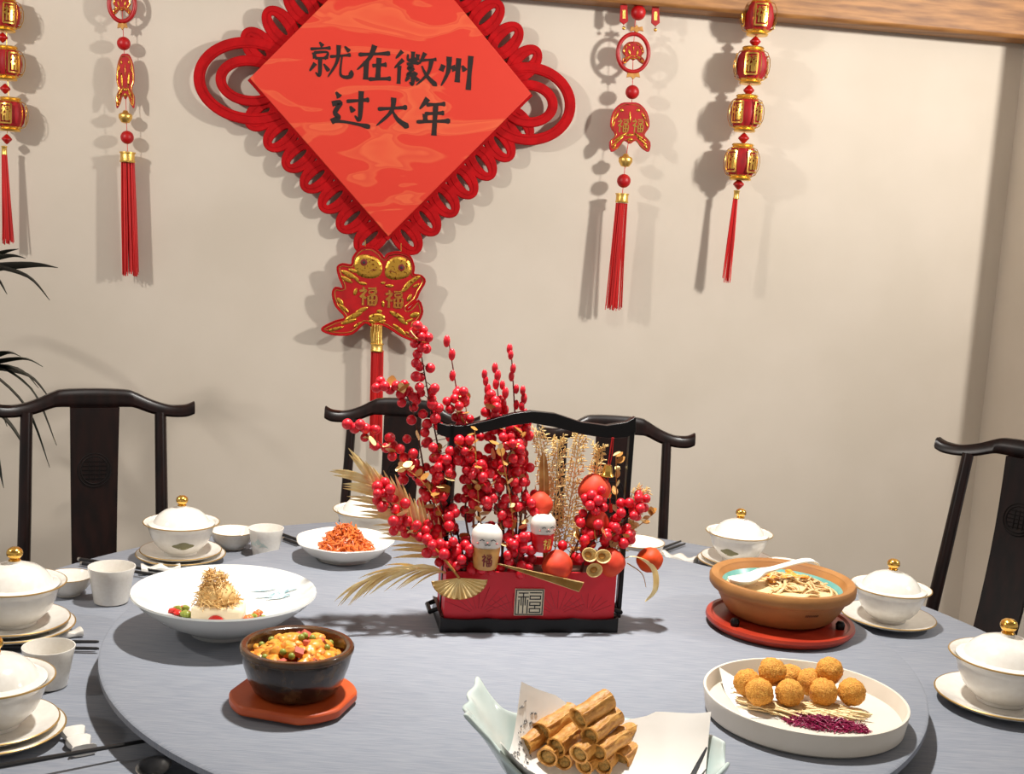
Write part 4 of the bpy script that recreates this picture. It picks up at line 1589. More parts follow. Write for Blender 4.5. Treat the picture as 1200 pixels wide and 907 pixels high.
def mini_fish(t, L, cx, cy, w, h, name='fish_charm', squeeze=1.0):
    """a small twin-fish charm: red board, raised gilt scales; w,h in pixels"""
    pts = [(0, -.50), (.22, -.48), (.42, -.30), (.48, -.02), (.36, .16), (.50, .30), (.46, .50), (.28, .42), (.14, .28), (0, .34)]
    full = pts + [(-x, y) for x, y in pts[-2:0:-1]]
    full = [(p.x, p.z) for p in bez([Vector((x, 0, y)) for x, y in full + full[:1]], 3)[:-1]]
    q = [L(cx + x * w * squeeze, cy + y * h) for x, y in full]
    b = MB().prism(q, -.004, .004).build(name, REDC, t, bevel=.0012)

    def e(x, y, rx, ry, an=0.0):
        pp = [L(cx + (x + (rx * cos(a) * cos(an) - ry * sin(a) * sin(an))) * w * squeeze, cy + (y + (rx * cos(a) * sin(an) + ry * sin(a) * cos(an))) * h) for a in
              [2 * pi * k / 16 for k in range(16)]]
        cc = (sum(p[0] for p in pp) / 16, sum(p[1] for p in pp) / 16)
        g = [[(cc[0] + (p[0] - cc[0]) * sc_, -.0042 - hh, cc[1] + (p[1] - cc[1]) * sc_) for p in pp] for sc_, hh in ((1, 0), (.8, .0018), (.4, .0026))]
        m = MB().sheet(g, closed_u=True)
        m.f.append(tuple(range(32, 48)))
        m.build('gilt_relief', GILTE, b, smooth=70)
    for sx in (-1, 1):
        e(sx * .20, -.34, .045, .035)
        e(sx * .33, -.22, .09, .025, sx * 1.0)
        e(sx * .40, -.06, .07, .022, sx * 1.2)
        e(sx * .24, .20, .18, .026, sx * .5)
        e(sx * .29, .28, .16, .022, sx * .6)
        e(sx * .38, .39, .06, .025, sx * .8)
        if squeeze == 1.0 and w > 40:
            m = MB()
            a_, c_ = L(cx + (sx * .18 - .13) * w, cy - .18 * h), L(cx + (sx * .18 + .13) * w, cy + .12 * h)
            brush_char(m, 'fu', a_[0], a_[1], c_[0] - a_[0], a_[1] - c_[1], .0034, -.0050, seed=3)
            m.build('fortune_character', GOLD, b, smooth=0)
        else:
            e(sx * .18, -.02, .05, .14, sx * .2)
    e(0, .16, .10, .03)
    e(0, .25, .07, .03)
    e(0, -.20, .02, .12)
    MB().tube([(L(cx + x * .9 * w * squeeze, cy + y * .9 * h)[0], -.0044, L(cx + x * .9 * w * squeeze, cy + y * .9 * h)[1]) for x, y in full], .0009, 5, closed=True).build('gold_outline', GOLD, b)
    return b


def ring_charm(t, L, cx, cy, rx, ry, s):
    c = L(cx, cy)
    m = MB().tube([(x, 0, z) for x, z in ell(c, rx * s, ry * s, 0, 40)], .0062, 10, closed=True)
    o = m.build('ring', REDC, t)
    for k in range(6):
        a = pi / 6 + k * pi / 3
        MB().tube([(c[0] + rx * s * cos(a + d), -.004, c[1] + ry * s * sin(a + d)) for d in (-.22, 0, .22)], [.0012, .002, .0012], 6).build('gilt_relief', GOLDR, o)
    mini_fish(t, L, cx, cy, rx * 1.45, ry * 1.25, 'inner_fish')


def leaf_cap(t, L, cx, cy, w, h):
    q = [L(cx + x * w, cy + y * h) for x, y in ((-.5, .3), (-.42, -.3), (-.15, -.2), (0, -.5), (.15, -.2), (.42, -.3), (.5, .3), (.2, .2), (0, .5), (-.2, .2))]
    MB().prism(q, -.003, .003).build('leaf_cap', GOLDD, t, bevel=.001)


def pot_bead(t, L, cx, cy, r, s):
    c = L(cx, cy)
    R = r * s
    MB().lathe([(0, -R), (R * .6, -R * .85), (R, -R * .2), (R * 1.02, R * .25), (R * .9, R * .45), (R * .5, R * .6), (R * .3, R * .95), (0, R)], 20, c=(c[0], 0, c[1])).build('gold_bell', GOLDR, t)


# --- charm string at the right of the plaque
t, L, s = wall_thing('charm_string', 'string of red beads, ring and twin-fish charms with tassel beside the lanterns', 'hanging charm', 738, 110, .07, None)
cord(t, [L(749, -40), L(745, 14), L(742, 62), L(741, 108), L(739, 150), L(733, 188), L(729, 232)], .0010, REDT)
q = [L(749 + x, -8 + y) for x, y in ((-24, -14), (24, -14), (26, 2), (14, 10), (8, 4), (0, 12), (-8, 4), (-14, 10), (-26, 2))]
o = MB().prism(q, -.004, .004).build('bat_charm', REDC, t, bevel=.001)
for x in (-14, 0, 14):
    c = L(749 + x, -9)
    MB().ball((c[0], -.004, c[1]), (4 * s, .003, 4 * s), 10, 6).build('gilt_relief', GOLDR, o)
for x, y in ((731, 17), (768, 19)):
    q = [L(x + a, y + b_) for a, b_ in ((-4, -11), (4, -11), (5, 8), (0, 12), (-5, 8))]
    o = MB().prism(q, -.003, .003).build('tag_charm', REDC, t, bevel=.001)
    MB().prism([L(x + a, y + b_) for a, b_ in ((-1.8, -5), (1.8, -5), (1.8, 5), (-1.8, 5))], -.0038, -.0030).build('gilt_relief', GOLDR, o)
    cord(t, [L(x, y + 11), L(x, y + 15)], .0008, GOLD)
    bead(t, L(x, y + 16), 2 * s, GOLD, 'gold_drop')
    cord(t, [L(x, y - 22), L(x, y - 10)], .0008, GOLD)
bead(t, L(748, 15), 8.5 * s)
leaf_cap(t, L, 746, 34, 16, 10)
ring_charm(t, L, 742, 62, 18, 21, s)
leaf_cap(t, L, 742, 88, 16, 10)
bead(t, L(741, 108), 8 * s)
mini_fish(t, L, 738, 149, 48, 58)
pot_bead(t, L, 733, 188, 8, s)
bead(t, L(731, 212), 8 * s)
cap(t, L(729, 232), 15 * s, 11 * s)
tassel(t, L(728, 238), L(718, 361), 14 * s, 21 * s, 60, seed=5)

# --- charm string at the left of the plaque
t, L, s = wall_thing('charm_string', 'string of red beads with side-turned fish charm and tassel above the medallion chair', 'hanging charm', 147, 100, .045, None)
cord(t, [L(142, -50), L(143, 8), L(145, 50), L(147, 95), L(148, 135), L(149, 161), L(149.5, 182)], .0010, REDT)
ring_charm(t, L, 143, 5, 15, 20, s)
leaf_cap(t, L, 143.5, 30, 12, 11)
bead(t, L(145, 51), 8 * s)
mini_fish(t, L, 147, 95, 48, 64, squeeze=.46)
pot_bead(t, L, 147, 137, 8, s)
bead(t, L(149, 161), 8 * s)
cap(t, L(149.5, 184), 18 * s, 13 * s)
tassel(t, L(149.5, 190), L(152.5, 321), 16 * s, 21 * s, 60, seed=6)


# --- lantern strings
def lantern(t, c, r, turn=0.0):
    """small red barrel lantern in a gold wire cage, r = half its width"""
    hgt = r * .78
    body = [(0, -hgt), (r * .55, -hgt), (r * .74, -hgt * .6), (r * .82, 0), (r * .74, hgt * .6), (r * .55, hgt), (0, hgt)]
    rows = []
    for i, (rr, z) in enumerate(body):
        rows.append([])
        for k in range(48):
            a = 2 * pi * k / 48
            q = max(rr, .0005) * (1 + .05 * cos(8 * a))
            rows[-1].append((c[0] + q * cos(a), q * sin(a), c[1] + z))
    o = MB().sheet(rows, closed_u=True).build('lantern_body', LANT, t, smooth=50)
    for k in range(8):
        a = 2 * pi * k / 8 + .2
        m = MB().tube([(c[0] + cos(a) * r * w, sin(a) * r * w, c[1] + hgt * z) for w, z in ((.5, -1.06), (.82, -.85), (.97, -.4), (1.0, 0), (.97, .4), (.82, .85), (.5, 1.06))], .0011, 5)
        m.build('wire_rib', GOLD, o)
    for sg in (-1, 1):
        pr = [(0, hgt * 1.25 * sg), (r * .55, hgt * 1.25 * sg), (r * .60, hgt * 1.15 * sg), (r * .52, hgt * 1.08 * sg), (r * .64, hgt * .92 * sg), (r * .60, hgt * .88 * sg), (0, hgt * .95 * sg)]
        MB().lathe(pr, 24, c=(c[0], 0, c[1])).build('gold_cap', GOLDR, o)
    # pierced gold panels: a frame with a fortune character
    for a0 in (-pi / 2 - .35 + turn, -.1 + turn, pi - .25 + turn):
        def wrap(m):
            out = []
            for (x, y, z) in m.v:
                rad = r * (.84 + .05 * cos(z / hgt * 1.5)) + .0012
                out.append((c[0] + rad * cos(a0 + x / r), rad * sin(a0 + x / r), c[1] + z))
            m.v = out
            return m
        m = MB()
        brush_char(m, 'fu', -r * .30, hgt * .56, r * .60, hgt * 1.12, r * .10, 0, seed=int(a0 * 10))
        for z in (.70, -.70):
            m.stroke([(-r * .36 + r * .12 * k, hgt * z) for k in range(7)], [r * .09] * 7)
        for x in (-.36, .36):
            m.stroke([(r * x, hgt * (-.7 + .2 * k)) for k in range(8)], [r * .09] * 8)
        wrap(m).build('pierced_panel', GOLD, o, smooth=0)
    return o


def diamond_bead(t, c, r):
    MB().lathe([(0, -r), (r * .3, -r * .8), (r * .95, -r * .1), (r * .95, r * .1), (r * .3, r * .8), (0, r)], 14, c=(c[0], 0, c[1])).build('bead', REDB, t)


t, L, s = wall_thing('lantern_string', 'string of four small red and gold lanterns with a thin red tassel', 'hanging lanterns', 880, 110, .085, 'lantern strings')
cord(t, [L(895, -40), L(889, 20), L(881, 77), L(874, 133), L(869, 190), L(864, 222)], .0010, GOLD)
for x, y, tn in ((889, 20, .2), (881, 77, 0), (874, 133, .95), (869, 190, .8)):
    lantern(t, L(x, y), 21 * s, tn)
for x, y in ((885, 49), (877.5, 106), (871.5, 162), (865.5, 216)):
    diamond_bead(t, L(x, y), 6.5 * s)
cap(t, L(863, 228), 6.5 * s, 10 * s)
tassel(t, L(862, 232), L(851.5, 329), 5 * s, 11 * s, 30, seed=7)

t, L, s = wall_thing('lantern_string', 'string of small red and gold lanterns above the leafy plant', 'hanging lanterns', 8, 80, .06, 'lantern strings')
cord(t, [L(5, -50), L(7, 17), L(8, 73), L(11, 134), L(7, 168)], .0010, GOLD)
for x, y, tn in ((6, 17, .85), (8, 74, 1.1), (12, 134, .3)):
    lantern(t, L(x, y), 21 * s, tn)
for x, y in ((3, 44), (6, 104), (8, 163)):
    diamond_bead(t, L(x, y), 6.5 * s)
cap(t, L(5, 176), 6.5 * s, 11 * s)
tassel(t, L(5, 181), L(9, 284), 6 * s, 14 * s, 36, seed=8)

# ------------------------------------------------------------------ flower box on the turntable
B0, B1 = on_z(515, 741, ZS), on_z(723, 741, ZS)
fx = B1 - B0
BW = fx.length
bang = atan2(fx.y, fx.x)
BD = .105                                              # depth of the tray
bx_ = Matrix.Rotation(bang, 3, 'Z')
bo = B0 + bx_ @ Vector((BW / 2, BD / 2, 0))
bo.z = ZS + .0006
BN = bx_ @ Vector((0, 1, 0))
print('box', BW, bang, depth(bo))


def bp(px, py, v=0.0):
    """world point on the box's upright plane, v metres behind its centre line -> local to the box"""
    q = on_plane(px, py, bo + BN * v, BN)
    return bx_.inverted() @ (q - bo)


s1 = msize(1, bo)
ztop = bp(620, 672, -BD / 2).z                           # rim of the red box
t = thing('flower_box', 'red box in black tray with yoke-shaped black handle and square fortune emblem', 'flower box', bo, bang)
hw = BW / 2
MB().box((0, 0, .004), (BW, BD, .008)).build('tray_base', BLACK, t)
zt = bp(620, 723, -BD / 2).z
# front and back lips with wavy top, plain sides
for sy in (-1, 1):
    out = [(-hw, 0), (hw, 0), (hw, zt)]
    for k in range(33):
        x = hw - .006 - (BW - .012) * k / 32
        out.append((x, zt - .002 - .0022 * abs(sin(k / 32 * 4 * pi)) ** .7))
    out.append((-hw, zt))
    MB().prism(out, sy * BD / 2 - .003, sy * BD / 2 + .003).build('tray_lip', BLACK, t)
for sx in (-1, 1):
    MB().box((sx * (hw - .003), 0, zt * .5), (.006, BD - .006, zt)).build('tray_side', BLACK, t)
    MB().tube([(sx * (hw + .001), -.02, zt * 1.1), (sx * (hw + .013), -.02, zt * .9), (sx * (hw + .013), .02, zt * .9), (sx * (hw + .001), .02, zt * 1.1)], .004, 8).build('side_grip', BLACK, t)
# red box: four walls
rx0, rx1 = bp(521, 700, -BD / 2 + .01).x, bp(720, 700, -BD / 2 + .01).x
rbw = rx1 - rx0
rcx = (rx0 + rx1) / 2
yd = BD / 2 - .008
for sy in (-1, 1):
    f = MB().box((rcx, sy * yd, (ztop + .008) / 2), (rbw, .004, ztop - .008)).build('box_wall', REDBOX, t)
    if sy == -1:
        # embossed ribbed shells
        for cxs, rr_ in ((-.085, .06), (-.03, .045), (.045, .05), (.095, .045)):
            for k in range(9):
                a = pi * (.15 + .7 * k / 8)
                MB().tube([(rcx + cxs + rr_ * .25 * cos(a), -yd - .002, zt + .002 + .01 * sin(a)),
                           (rcx + cxs + rr_ * cos(a), -yd - .002, min(ztop - .002, zt + .002 + rr_ * .8 * sin(a)))], .0006, 4).build('embossed_rib', REDD, f)
for sx in (-1, 1):
    MB().box((rcx + sx * (rbw / 2 - .002), 0, (ztop + .008) / 2), (.004, 2 * yd - .004, ztop - .008)).build('box_wall', REDBOX, t)
MB().box((rcx, 0, ztop - .016), (rbw - .008, 2 * yd - .004, .006)).build('foam_insert', TWIG, t)
# emblem: square seal-script character in black lines on cream
ea, eb = bp(604, 690, -yd - .004), bp(636, 721, -yd - .004)
ew, eh = eb.x - ea.x, ea.z - eb.z
ec = ((ea.x + eb.x) / 2, (ea.z + eb.z) / 2)
em = MB().box((ec[0], -yd - .0035, ec[1]), (ew, .003, eh)).build('emblem', CREAMP, t)
seal = [[(4, 4), (96, 4)], [(96, 4), (96, 96)], [(96, 96), (4, 96)], [(4, 96), (4, 4)],
        [(14, 15), (44, 15)], [(12, 30), (46, 30)], [(29, 15), (29, 90)], [(14, 42), (14, 90)], [(22, 30), (22, 60)], [(44, 42), (44, 90)], [(36, 30), (36, 60)],
        [(52, 14), (90, 14)], [(52, 26), (88, 26)], [(52, 26), (52, 38)], [(52, 38), (88, 38)], [(88, 26), (88, 38)], [(52, 50), (88, 50)], [(52, 50), (52, 62)], [(52, 62), (88, 62)],
        [(88, 50), (88, 62)], [(52, 74), (88, 74)], [(52, 74), (52, 88)], [(52, 88), (88, 88)], [(88, 74), (88, 88)], [(70, 62), (70, 74)]]
m = MB()
for a, c in seal:
    x0, x1 = sorted((a[0], c[0]))
    z0, z1_ = sorted((a[1], c[1]))
    m.box((ea.x + (x0 + x1) / 200 * ew, -yd - .0053, ea.z - (z0 + z1_) / 200 * eh), ((x1 - x0) / 100 * ew + .0016, .0006, (z1_ - z0) / 100 * eh + .0016))
m.build('seal_character', INKP, em, smooth=0)
# handle: two posts and a yoke-shaped rail
hl, hr = bp(524, 600, 0).x, bp(733, 600, 0).x
zh = bp(524, 500, 0).z
for x in (hl, hr):
    MB().box((x, 0, zh / 2 + .006), (.008, .014, zh + .012 - .016)).build('handle_post', BLACK, t, bevel=.0015)
tp = [(512, 494), (524, 498), (545, 498), (575, 491), (600, 484), (622, 481), (650, 484), (680, 494), (710, 498), (733, 494), (744, 488)]
bt = [(512, 508), (524, 512), (545, 511), (575, 504), (600, 498), (622, 495), (650, 500), (680, 508), (710, 513), (733, 512), (744, 506)]
slope = .062
g = []
for a, c in zip(tp, bt):
    p1, p2 = bp(a[0], a[1], 0), bp(c[0], c[1], 0)
    g.append([(p1.x, -.007, p1.z), (p1.x, .007, p1.z), (p2.x, .007, p2.z), (p2.x, -.007, p2.z)])
m = MB().sheet(g, closed_u=True)
n = len(m.v)
m.f += [(0, 1, 2, 3), (n - 4, n - 3, n - 2, n - 1)]
m.build('handle_rail', BLACK, t, smooth=35, bevel=.001)

# ------------------------------------------------------------------ what stands in the box
berry_me = MB().ball((0, 0, 0), 1, 12, 8).mesh('berry')
berry_me.materials.append(BERRY)
leaf_m = MB()
g = []
for i in range(6):
    u = i / 5
    w = .42 * sin(pi * (u * .92 + .04)) ** .8
    g.append([(u, -w, .08 * u * u), (u, 0, -.06 + .1 * u * u), (u, w, .08 * u * u), (u, 0, -.03 + .1 * u * u)])
leaf_me = MB().sheet(g, closed_u=True).mesh('leaf', 60)
leaf_me.materials.append(GOLDD)
leaf_me2 = leaf_me.copy()
leaf_me2.materials.clear()
leaf_me2.materials.append(GOLDP)
BRAD = 5.8 * s1


def path_local(pts):
    return bez([bp(x, y, v) for x, y, v in pts], 8)


def berry_branch(pts, n, spread, label, group, u0=.25, leaves=0, rb=BRAD, twig=TWIG, budz=None, name='berry_branch'):
    """berries on short stalks along a twig; pts are (px, py, metres behind the box's middle)"""
    path = path_local(pts)
    t = thing(name, label, 'branch', bo, bang, group)
    m = MB().tube(path, [.0022 - .0014 * i / len(path) for i in range(len(path))], 6)
    m.build('stem', twig, t)
    placed = []
    for k in range(n):
        for tr in range(12):
            u = u0 + (1 - u0) * ((k + rnd.random()) / n) ** .95
            f = u * (len(path) - 1)
            i = min(len(path) - 2, int(f))
            c = path[i].lerp(path[i + 1], f - i)
            d = Vector((rnd.gauss(0, 1.15), rnd.gauss(0, .7), rnd.gauss(.25, .75))).normalized()
            q = c + d * rnd.uniform(.35, 1.2) * spread * (1.25 - .6 * u)
            if q.z < ztop - .004 or all((q - w).length > rb * 1.55 for w in placed):
                if q.z > ztop - .002:
                    break
        else:
            continue
        if q.z <= ztop - .002:
            continue
        placed.append(q)
        MB().tube([c, q], .0006, 4).build('stalk', twig, t)
        r = rb * rnd.uniform(.88, 1.1)
        inst('berry', berry_me, t, q, (0, 0, 0), (r, r, r) if budz is None else (r * .85, r * .85, r * budz))
    for k in range(leaves):
        f = rnd.uniform(.15, 1) * (len(path) - 1)
        i = min(len(path) - 2, int(f))
        sz = rnd.uniform(.013, .022)
        inst('leaf', rnd.choice((leaf_me, leaf_me2)), t, path[i] + Vector((0, -rnd.uniform(0, .016), 0)), (rnd.uniform(-.9, .9), rnd.uniform(-1.2, .4), rnd.uniform(0, 6.28)), (sz,) * 3)
    return t


GB = 'red berry branches in the flower box'
berry_branch([(548, 672, .0), (524, 575, .005), (505, 480, .005), (489, 388, .0)], 46, .021, 'tallest red berry branch, rising beside the twin-fish tassel', GB, leaves=8)
berry_branch([(540, 672, .01), (505, 590, .01), (470, 540, .0), (415, 500, .0)], 30, .023, 'red berry branch arching outward over the gold palm leaf', GB, leaves=12)
berry_branch([(540, 674, -.02), (505, 640, -.03), (470, 610, -.035), (450, 575, -.035)], 32, .024, 'low red berry branch lying over the gold palm blades', GB, leaves=12)
berry_branch([(545, 674, -.03), (530, 655, -.045), (505, 640, -.05)], 18, .022, 'short red berry sprig just above the small gold fan', GB, u0=.1)
berry_branch([(560, 672, .01), (560, 590, .015), (545, 510, .015), (535, 465, .015)], 34, .022, 'red berry branch standing just inside the black handle post', GB, leaves=11)
berry_branch([(580, 672, .02), (585, 590, .02), (575, 520, .02), (580, 470, .02)], 36, .022, 'dense upright red berry branch behind the gold-bodied cat', GB, leaves=11)
berry_branch([(600, 672, .02), (612, 590, .02), (605, 530, .025), (612, 500, .025)], 34, .022, 'dense upright red berry branch rising under the rail peak', GB, leaves=11)
berry_branch([(535, 674, .0), (520, 620, .01), (500, 565, .01), (480, 470, .01), (448, 452, .01)], 30, .020, 'red berry branch with tip leaning toward the twin-fish tassel', GB, leaves=10)
berry_branch([(556, 676, -.035), (545, 655, -.045), (535, 640, -.045)], 20, .021, 'red berry cluster nestled beside the gold-bodied cat', GB, u0=.05)
berry_branch([(610, 676, -.035), (606, 655, -.045), (612, 635, -.045)], 24, .024, 'red berry cluster nestled between the two cat figurines', GB, u0=.05)
berry_branch([(655, 676, .0), (675, 640, -.02), (690, 600, -.02), (700, 585, -.02)], 22, .024, 'red berry branch between the persimmons', GB, leaves=10)
berry_branch([(700, 676, .0), (715, 640, -.015), (735, 605, -.015), (752, 590, -.015)], 26, .024, 'red berry branch spraying out beyond the handle post', GB, leaves=6)
berry_branch([(550, 674, -.01), (530, 630, -.01), (515, 580, -.015), (525, 540, -.01)], 30, .026, 'red berry branch filling the gap before the handle post', GB, leaves=10)
berry_branch([(585, 674, -.02), (590, 620, -.02), (575, 580, -.02), (560, 555, -.02)], 32, .026, 'bushy red berry branch leaning over the gold-bodied cat', GB, leaves=10)
berry_branch([(598, 674, -.01), (610, 610, -.01), (595, 560, -.01), (600, 520, -.01)], 32, .025, 'bushy red berry branch beside the tall coral persimmon', GB, leaves=10)
berry_branch([(560, 674, -.01), (545, 600, -.01), (555, 560, -.01), (540, 520, -.01)], 28, .024, 'bushy red berry branch pressed against the handle post', GB, leaves=10)
berry_branch([(680, 676, -.03), (690, 640, -.035), (712, 625, -.035), (735, 628, -.035)], 18, .022, 'low red berry sprig above the gold seed shells', GB, leaves=8)
GP = 'bud twigs in the flower box'
for i, (x0, xt, yt, v, lab) in enumerate([(560, 525, 395, .03, 'bare tall twig with few red buds beside the tallest berry branch'), (590, 567, 436, .035, 'shorter red bud twig within the tight bunch'),
                                          (598, 580, 432, .03, 'middle red bud twig of the tight bunch'), (604, 599, 408, .035, 'tallest red bud twig of the tight bunch'),
                                          (612, 613, 455, .03, 'straight red bud twig with dark tip'), (606, 590, 450, .025, 'slim red bud twig leaning among the bunch')]):
    berry_branch([(x0, 674, v), ((x0 + xt) / 2 + 4, (674 + yt) / 2, v), (xt, yt, v)], 7 if i == 0 else 11, .006, lab, GP, u0=.42, rb=4.3 * s1, twig=REDTWIG, budz=1.5, name='bud_twig')


def palm(pts, nb, length, wid, label, spread0, spread1, sag, droop_dir):
    path = path_local(pts)
    t = thing('gold_palm_leaf', label, 'palm leaf', bo, bang, 'gold palm leaves')
    MB().tube(path, [.0022 - .0013 * i / len(path) for i in range(len(path))], 6).build('midrib', GOLDP, t)
    n = len(path)
    for k in range(nb):
        u = .22 + .78 * k / (nb - 1)
        f = u * (n - 1)
        i = min(n - 2, int(f))
        c = path[i].lerp(path[i + 1], f - i)
        d = (path[i + 1] - path[i]).normalized()
        for sgn in (-1, 1):
            ang = (spread0 + (spread1 - spread0) * u) * sgn
            dd = Matrix.Rotation(ang, 3, 'Y') @ d
            dd = (dd + Vector((0, rnd.uniform(-.18, .18), 0))).normalized()
            ln = length * (1 - .45 * abs(u - .55)) * rnd.uniform(.85, 1.1)
            g = []
            for j in range(6):
                w = j / 5
                q = c + dd * ln * w + Vector(droop_dir) * sag * w * w
                sd = dd.cross(Vector((0, 1, .2))).normalized()
                ww = wid * (sin(pi * min(1, .15 + w * .85))) + .0003
                nn = Vector((0, -1, 0))
                g.append([q - sd * ww, q + nn * ww * .5, q + sd * ww, q + nn * (ww * .5 - .0008)])
            MB().sheet(g, closed_u=True).build('leaf_blade', GOLDP, t, smooth=60)
    return t


palm([(535, 674, -.02), (505, 640, -.02), (470, 600, -.02), (432, 562, -.02)], 18, .088, .0036, 'upright gold palm leaf fanning beyond the berry branches', .75, .28, .014, (0, 0, -1))
palm([(530, 674, -.035), (508, 668, -.05), (470, 668, -.06), (430, 680, -.065)], 15, .066, .0019, 'low gold palm leaf drooping over the turntable', .45, .12, .02, (0, -.1, -1))

# gold ferns: fine twigs nobody could count
def fern(pts, label, n, ln):
    path = path_local(pts)
    t = thing('gold_fern', label, 'fern', bo, bang, 'gold ferns in the flower box')
    MB().tube(path, .0011, 5).build('stem', GOLDP, t)
    m = MB()
    for k in range(n):
        u = .2 + .8 * k / n
        f = u * (len(path) - 1)
        i = min(len(path) - 2, int(f))
        c = path[i].lerp(path[i + 1], f - i)
        d = (path[i + 1] - path[i]).normalized()
        for sg in (-1, 1):
            dd = (Matrix.Rotation(sg * rnd.uniform(.5, .9), 3, 'Y') @ d + Vector((0, rnd.uniform(-.5, .5), 0))).normalized()
            l2 = ln * (1.1 - u * .6) * rnd.uniform(.7, 1.2)
            e = c + dd * l2
            m.tube([c, e], [.0009, .0006], 4)
            for q in range(4):
                w = .3 + .2 * q
                s2 = c.lerp(e, w)
                d2 = (Matrix.Rotation((1 if q % 2 else -1) * .8, 3, 'Y') @ dd)
                m.tube([s2, s2 + d2 * l2 * .32], [.0014, .0008], 4)
    m.build('frond_twigs', GOLDP, t, kind='stuff')


for pts, lab in [([(640, 674, .03), (640, 580, .03), (632, 505, .03)], 'feathery gold fern just under the rail peak'), ([(655, 674, .03), (668, 590, .035), (680, 510, .035)], 'tall feathery gold fern behind the upper persimmon'),
                 ([(650, 674, .03), (652, 580, .03), (655, 515, .03)], 'feathery gold fern in the middle of the gold bunch'), ([(665, 674, .03), (690, 590, .03), (702, 525, .03)], 'feathery gold fern beside the hanging bell'),
                 ([(700, 676, .02), (730, 625, .01), (752, 575, .01)], 'feathery gold fern reaching out past the handle post')]:
    fern(pts, lab, 26, .030)
# broad gold leaf blade
path = path_local([(640, 674, .01), (638, 600, .01), (637, 530, .01)])
g = []
for i, q in enumerate(path):
    u = i / (len(path) - 1)
    w = .0115 * sin(pi * (.05 + .93 * u)) ** .6 * (.4 + .6 * u) if u < .98 else .001
    g.append([q + Vector((-w, 0, 0)), q + Vector((0, .003, 0)), q + Vector((w, 0, 0)), q + Vector((0, .0018, 0))])
t = thing('broad_gold_leaf', 'single broad gold leaf standing behind the middle persimmon', 'leaf', bo, bang)
MB().sheet(g, closed_u=True).build('leaf_blade', GOLDD, t, smooth=60)
MB().tube([q + Vector((0, -.0005, 0)) for q in path], .0008, 5).build('midrib', GOLDP, t)
# round-leaved golden sprigs among the berries
for i, (pts, lab) in enumerate([([(550, 674, -.02), (520, 610, -.03), (500, 570, -.03), (470, 545, -.03)], 'gold round-leaved sprig over the palm leaf'),
                                ([(575, 674, -.03), (562, 600, -.032), (556, 500, -.03)], 'gold round-leaved sprig inside the handle post'),
                                ([(600, 674, -.03), (600, 600, -.032), (585, 520, -.03)], 'gold round-leaved sprig among the upright berries'),
                                ([(555, 674, .02), (555, 560, .03), (545, 470, .03)], 'tall gold round-leaved sprig behind the handle post'),
                                ([(690, 676, .0), (715, 640, .0), (750, 615, .0), (768, 600, .0)], 'gold round-leaved sprig past the loose persimmon'),
                                ([(715, 676, .02), (722, 600, .02), (722, 530, .02)], 'gold round-leaved sprig by the hanging bell')]):
    path = path_local(pts)
    t = thing('gold_leaf_sprig', lab, 'sprig', bo, bang, 'gold leaf sprigs in the flower box')
    MB().tube(path, .0009, 5).build('stem', GOLDD, t)
    for k in range(15):
        q = path[min(len(path) - 1, int(len(path) * (.2 + .8 * k / 15)))]
        sz = rnd.uniform(.011, .018)
        inst('leaf', leaf_me if rnd.random() < .55 else leaf_me2, t, q, (rnd.uniform(-.7, .7), rnd.uniform(-1.3, .5), rnd.uniform(0, 6.28)), (sz,) * 3)


# persimmons
def persimmon(px, py, v, rpx, label, m_=PERS, rot=(0, 0, 0), tall=.95):
    c = bp(px, py, v)
    t = thing('persimmon', label, 'persimmon', bo + bx_ @ c, bang, 'persimmons in the flower box')
    r = rpx * s1
    rows = []
    for z, w in [(-.92, .001), (-.94, .25), (-.85, .55), (-.55, .87), (-.1, 1.0), (.3, .98), (.62, .84), (.80, .58), (.83, .28), (.78, .001)]:
        rows.append([(r * w * (1 + .045 * cos(4 * a)) * cos(a), r * w * (1 + .045 * cos(4 * a)) * sin(a), r * (z + .05) * tall) for a in [2 * pi * k / 28 for k in range(28)]])
    t.rotation_euler = (rot[0] - 2.0, rot[1], bang + rot[2])
    MB().sheet(rows, closed_u=True).build('fruit', m_, t, smooth=70)
    cm = MB()
    for k in range(4):
        a = k * pi / 2 + .4
        g = []
        for i in range(4):
            u = i / 3
            w = .22 * sin(pi * (u * .8 + .15))
            d = Vector((cos(a), sin(a), 0))
            s_ = Vector((-sin(a), cos(a), 0))
            q = d * (.05 + .5 * u) * r + Vector((0, 0, r * tall * (.83 - .06 * u)))
            g.append([q - s_ * w * r, q + Vector((0, 0, .001)), q + s_ * w * r])
        cm.sheet(g)
    cm.tube([(0, 0, r * tall * .76), (0, 0, r * tall * 1.0)], r * .07, 6)
    cm.build('calyx', TWIG, t)


persimmon(632, 591, .0, 15.5, 'tall coral persimmon in front of the broad gold leaf', rot=(.1, 0, 0), tall=1.15)
persimmon(697, 574, .0, 18.5, 'topmost large coral persimmon hanging near the gold bell', rot=(.1, -.1, .3), tall=1.0)
persimmon(654, 663, -.05, 17.5, 'coral persimmon resting on the box edge beside the long gold fan', rot=(.25, .1, .6))
persimmon(716, 659, -.04, 16.5, 'coral persimmon beside the gold seed shells', rot=(.1, .15, .2))
persimmon(762, 656, -.03, 14.2, 'orange persimmon hanging clear of the box end', PERS2, rot=(.1, .2, .5), tall=1.15)
persimmon(700, 612, -.012, 15.0, 'coral persimmon half buried in berries below the topmost one', rot=(.2, .1, .9))


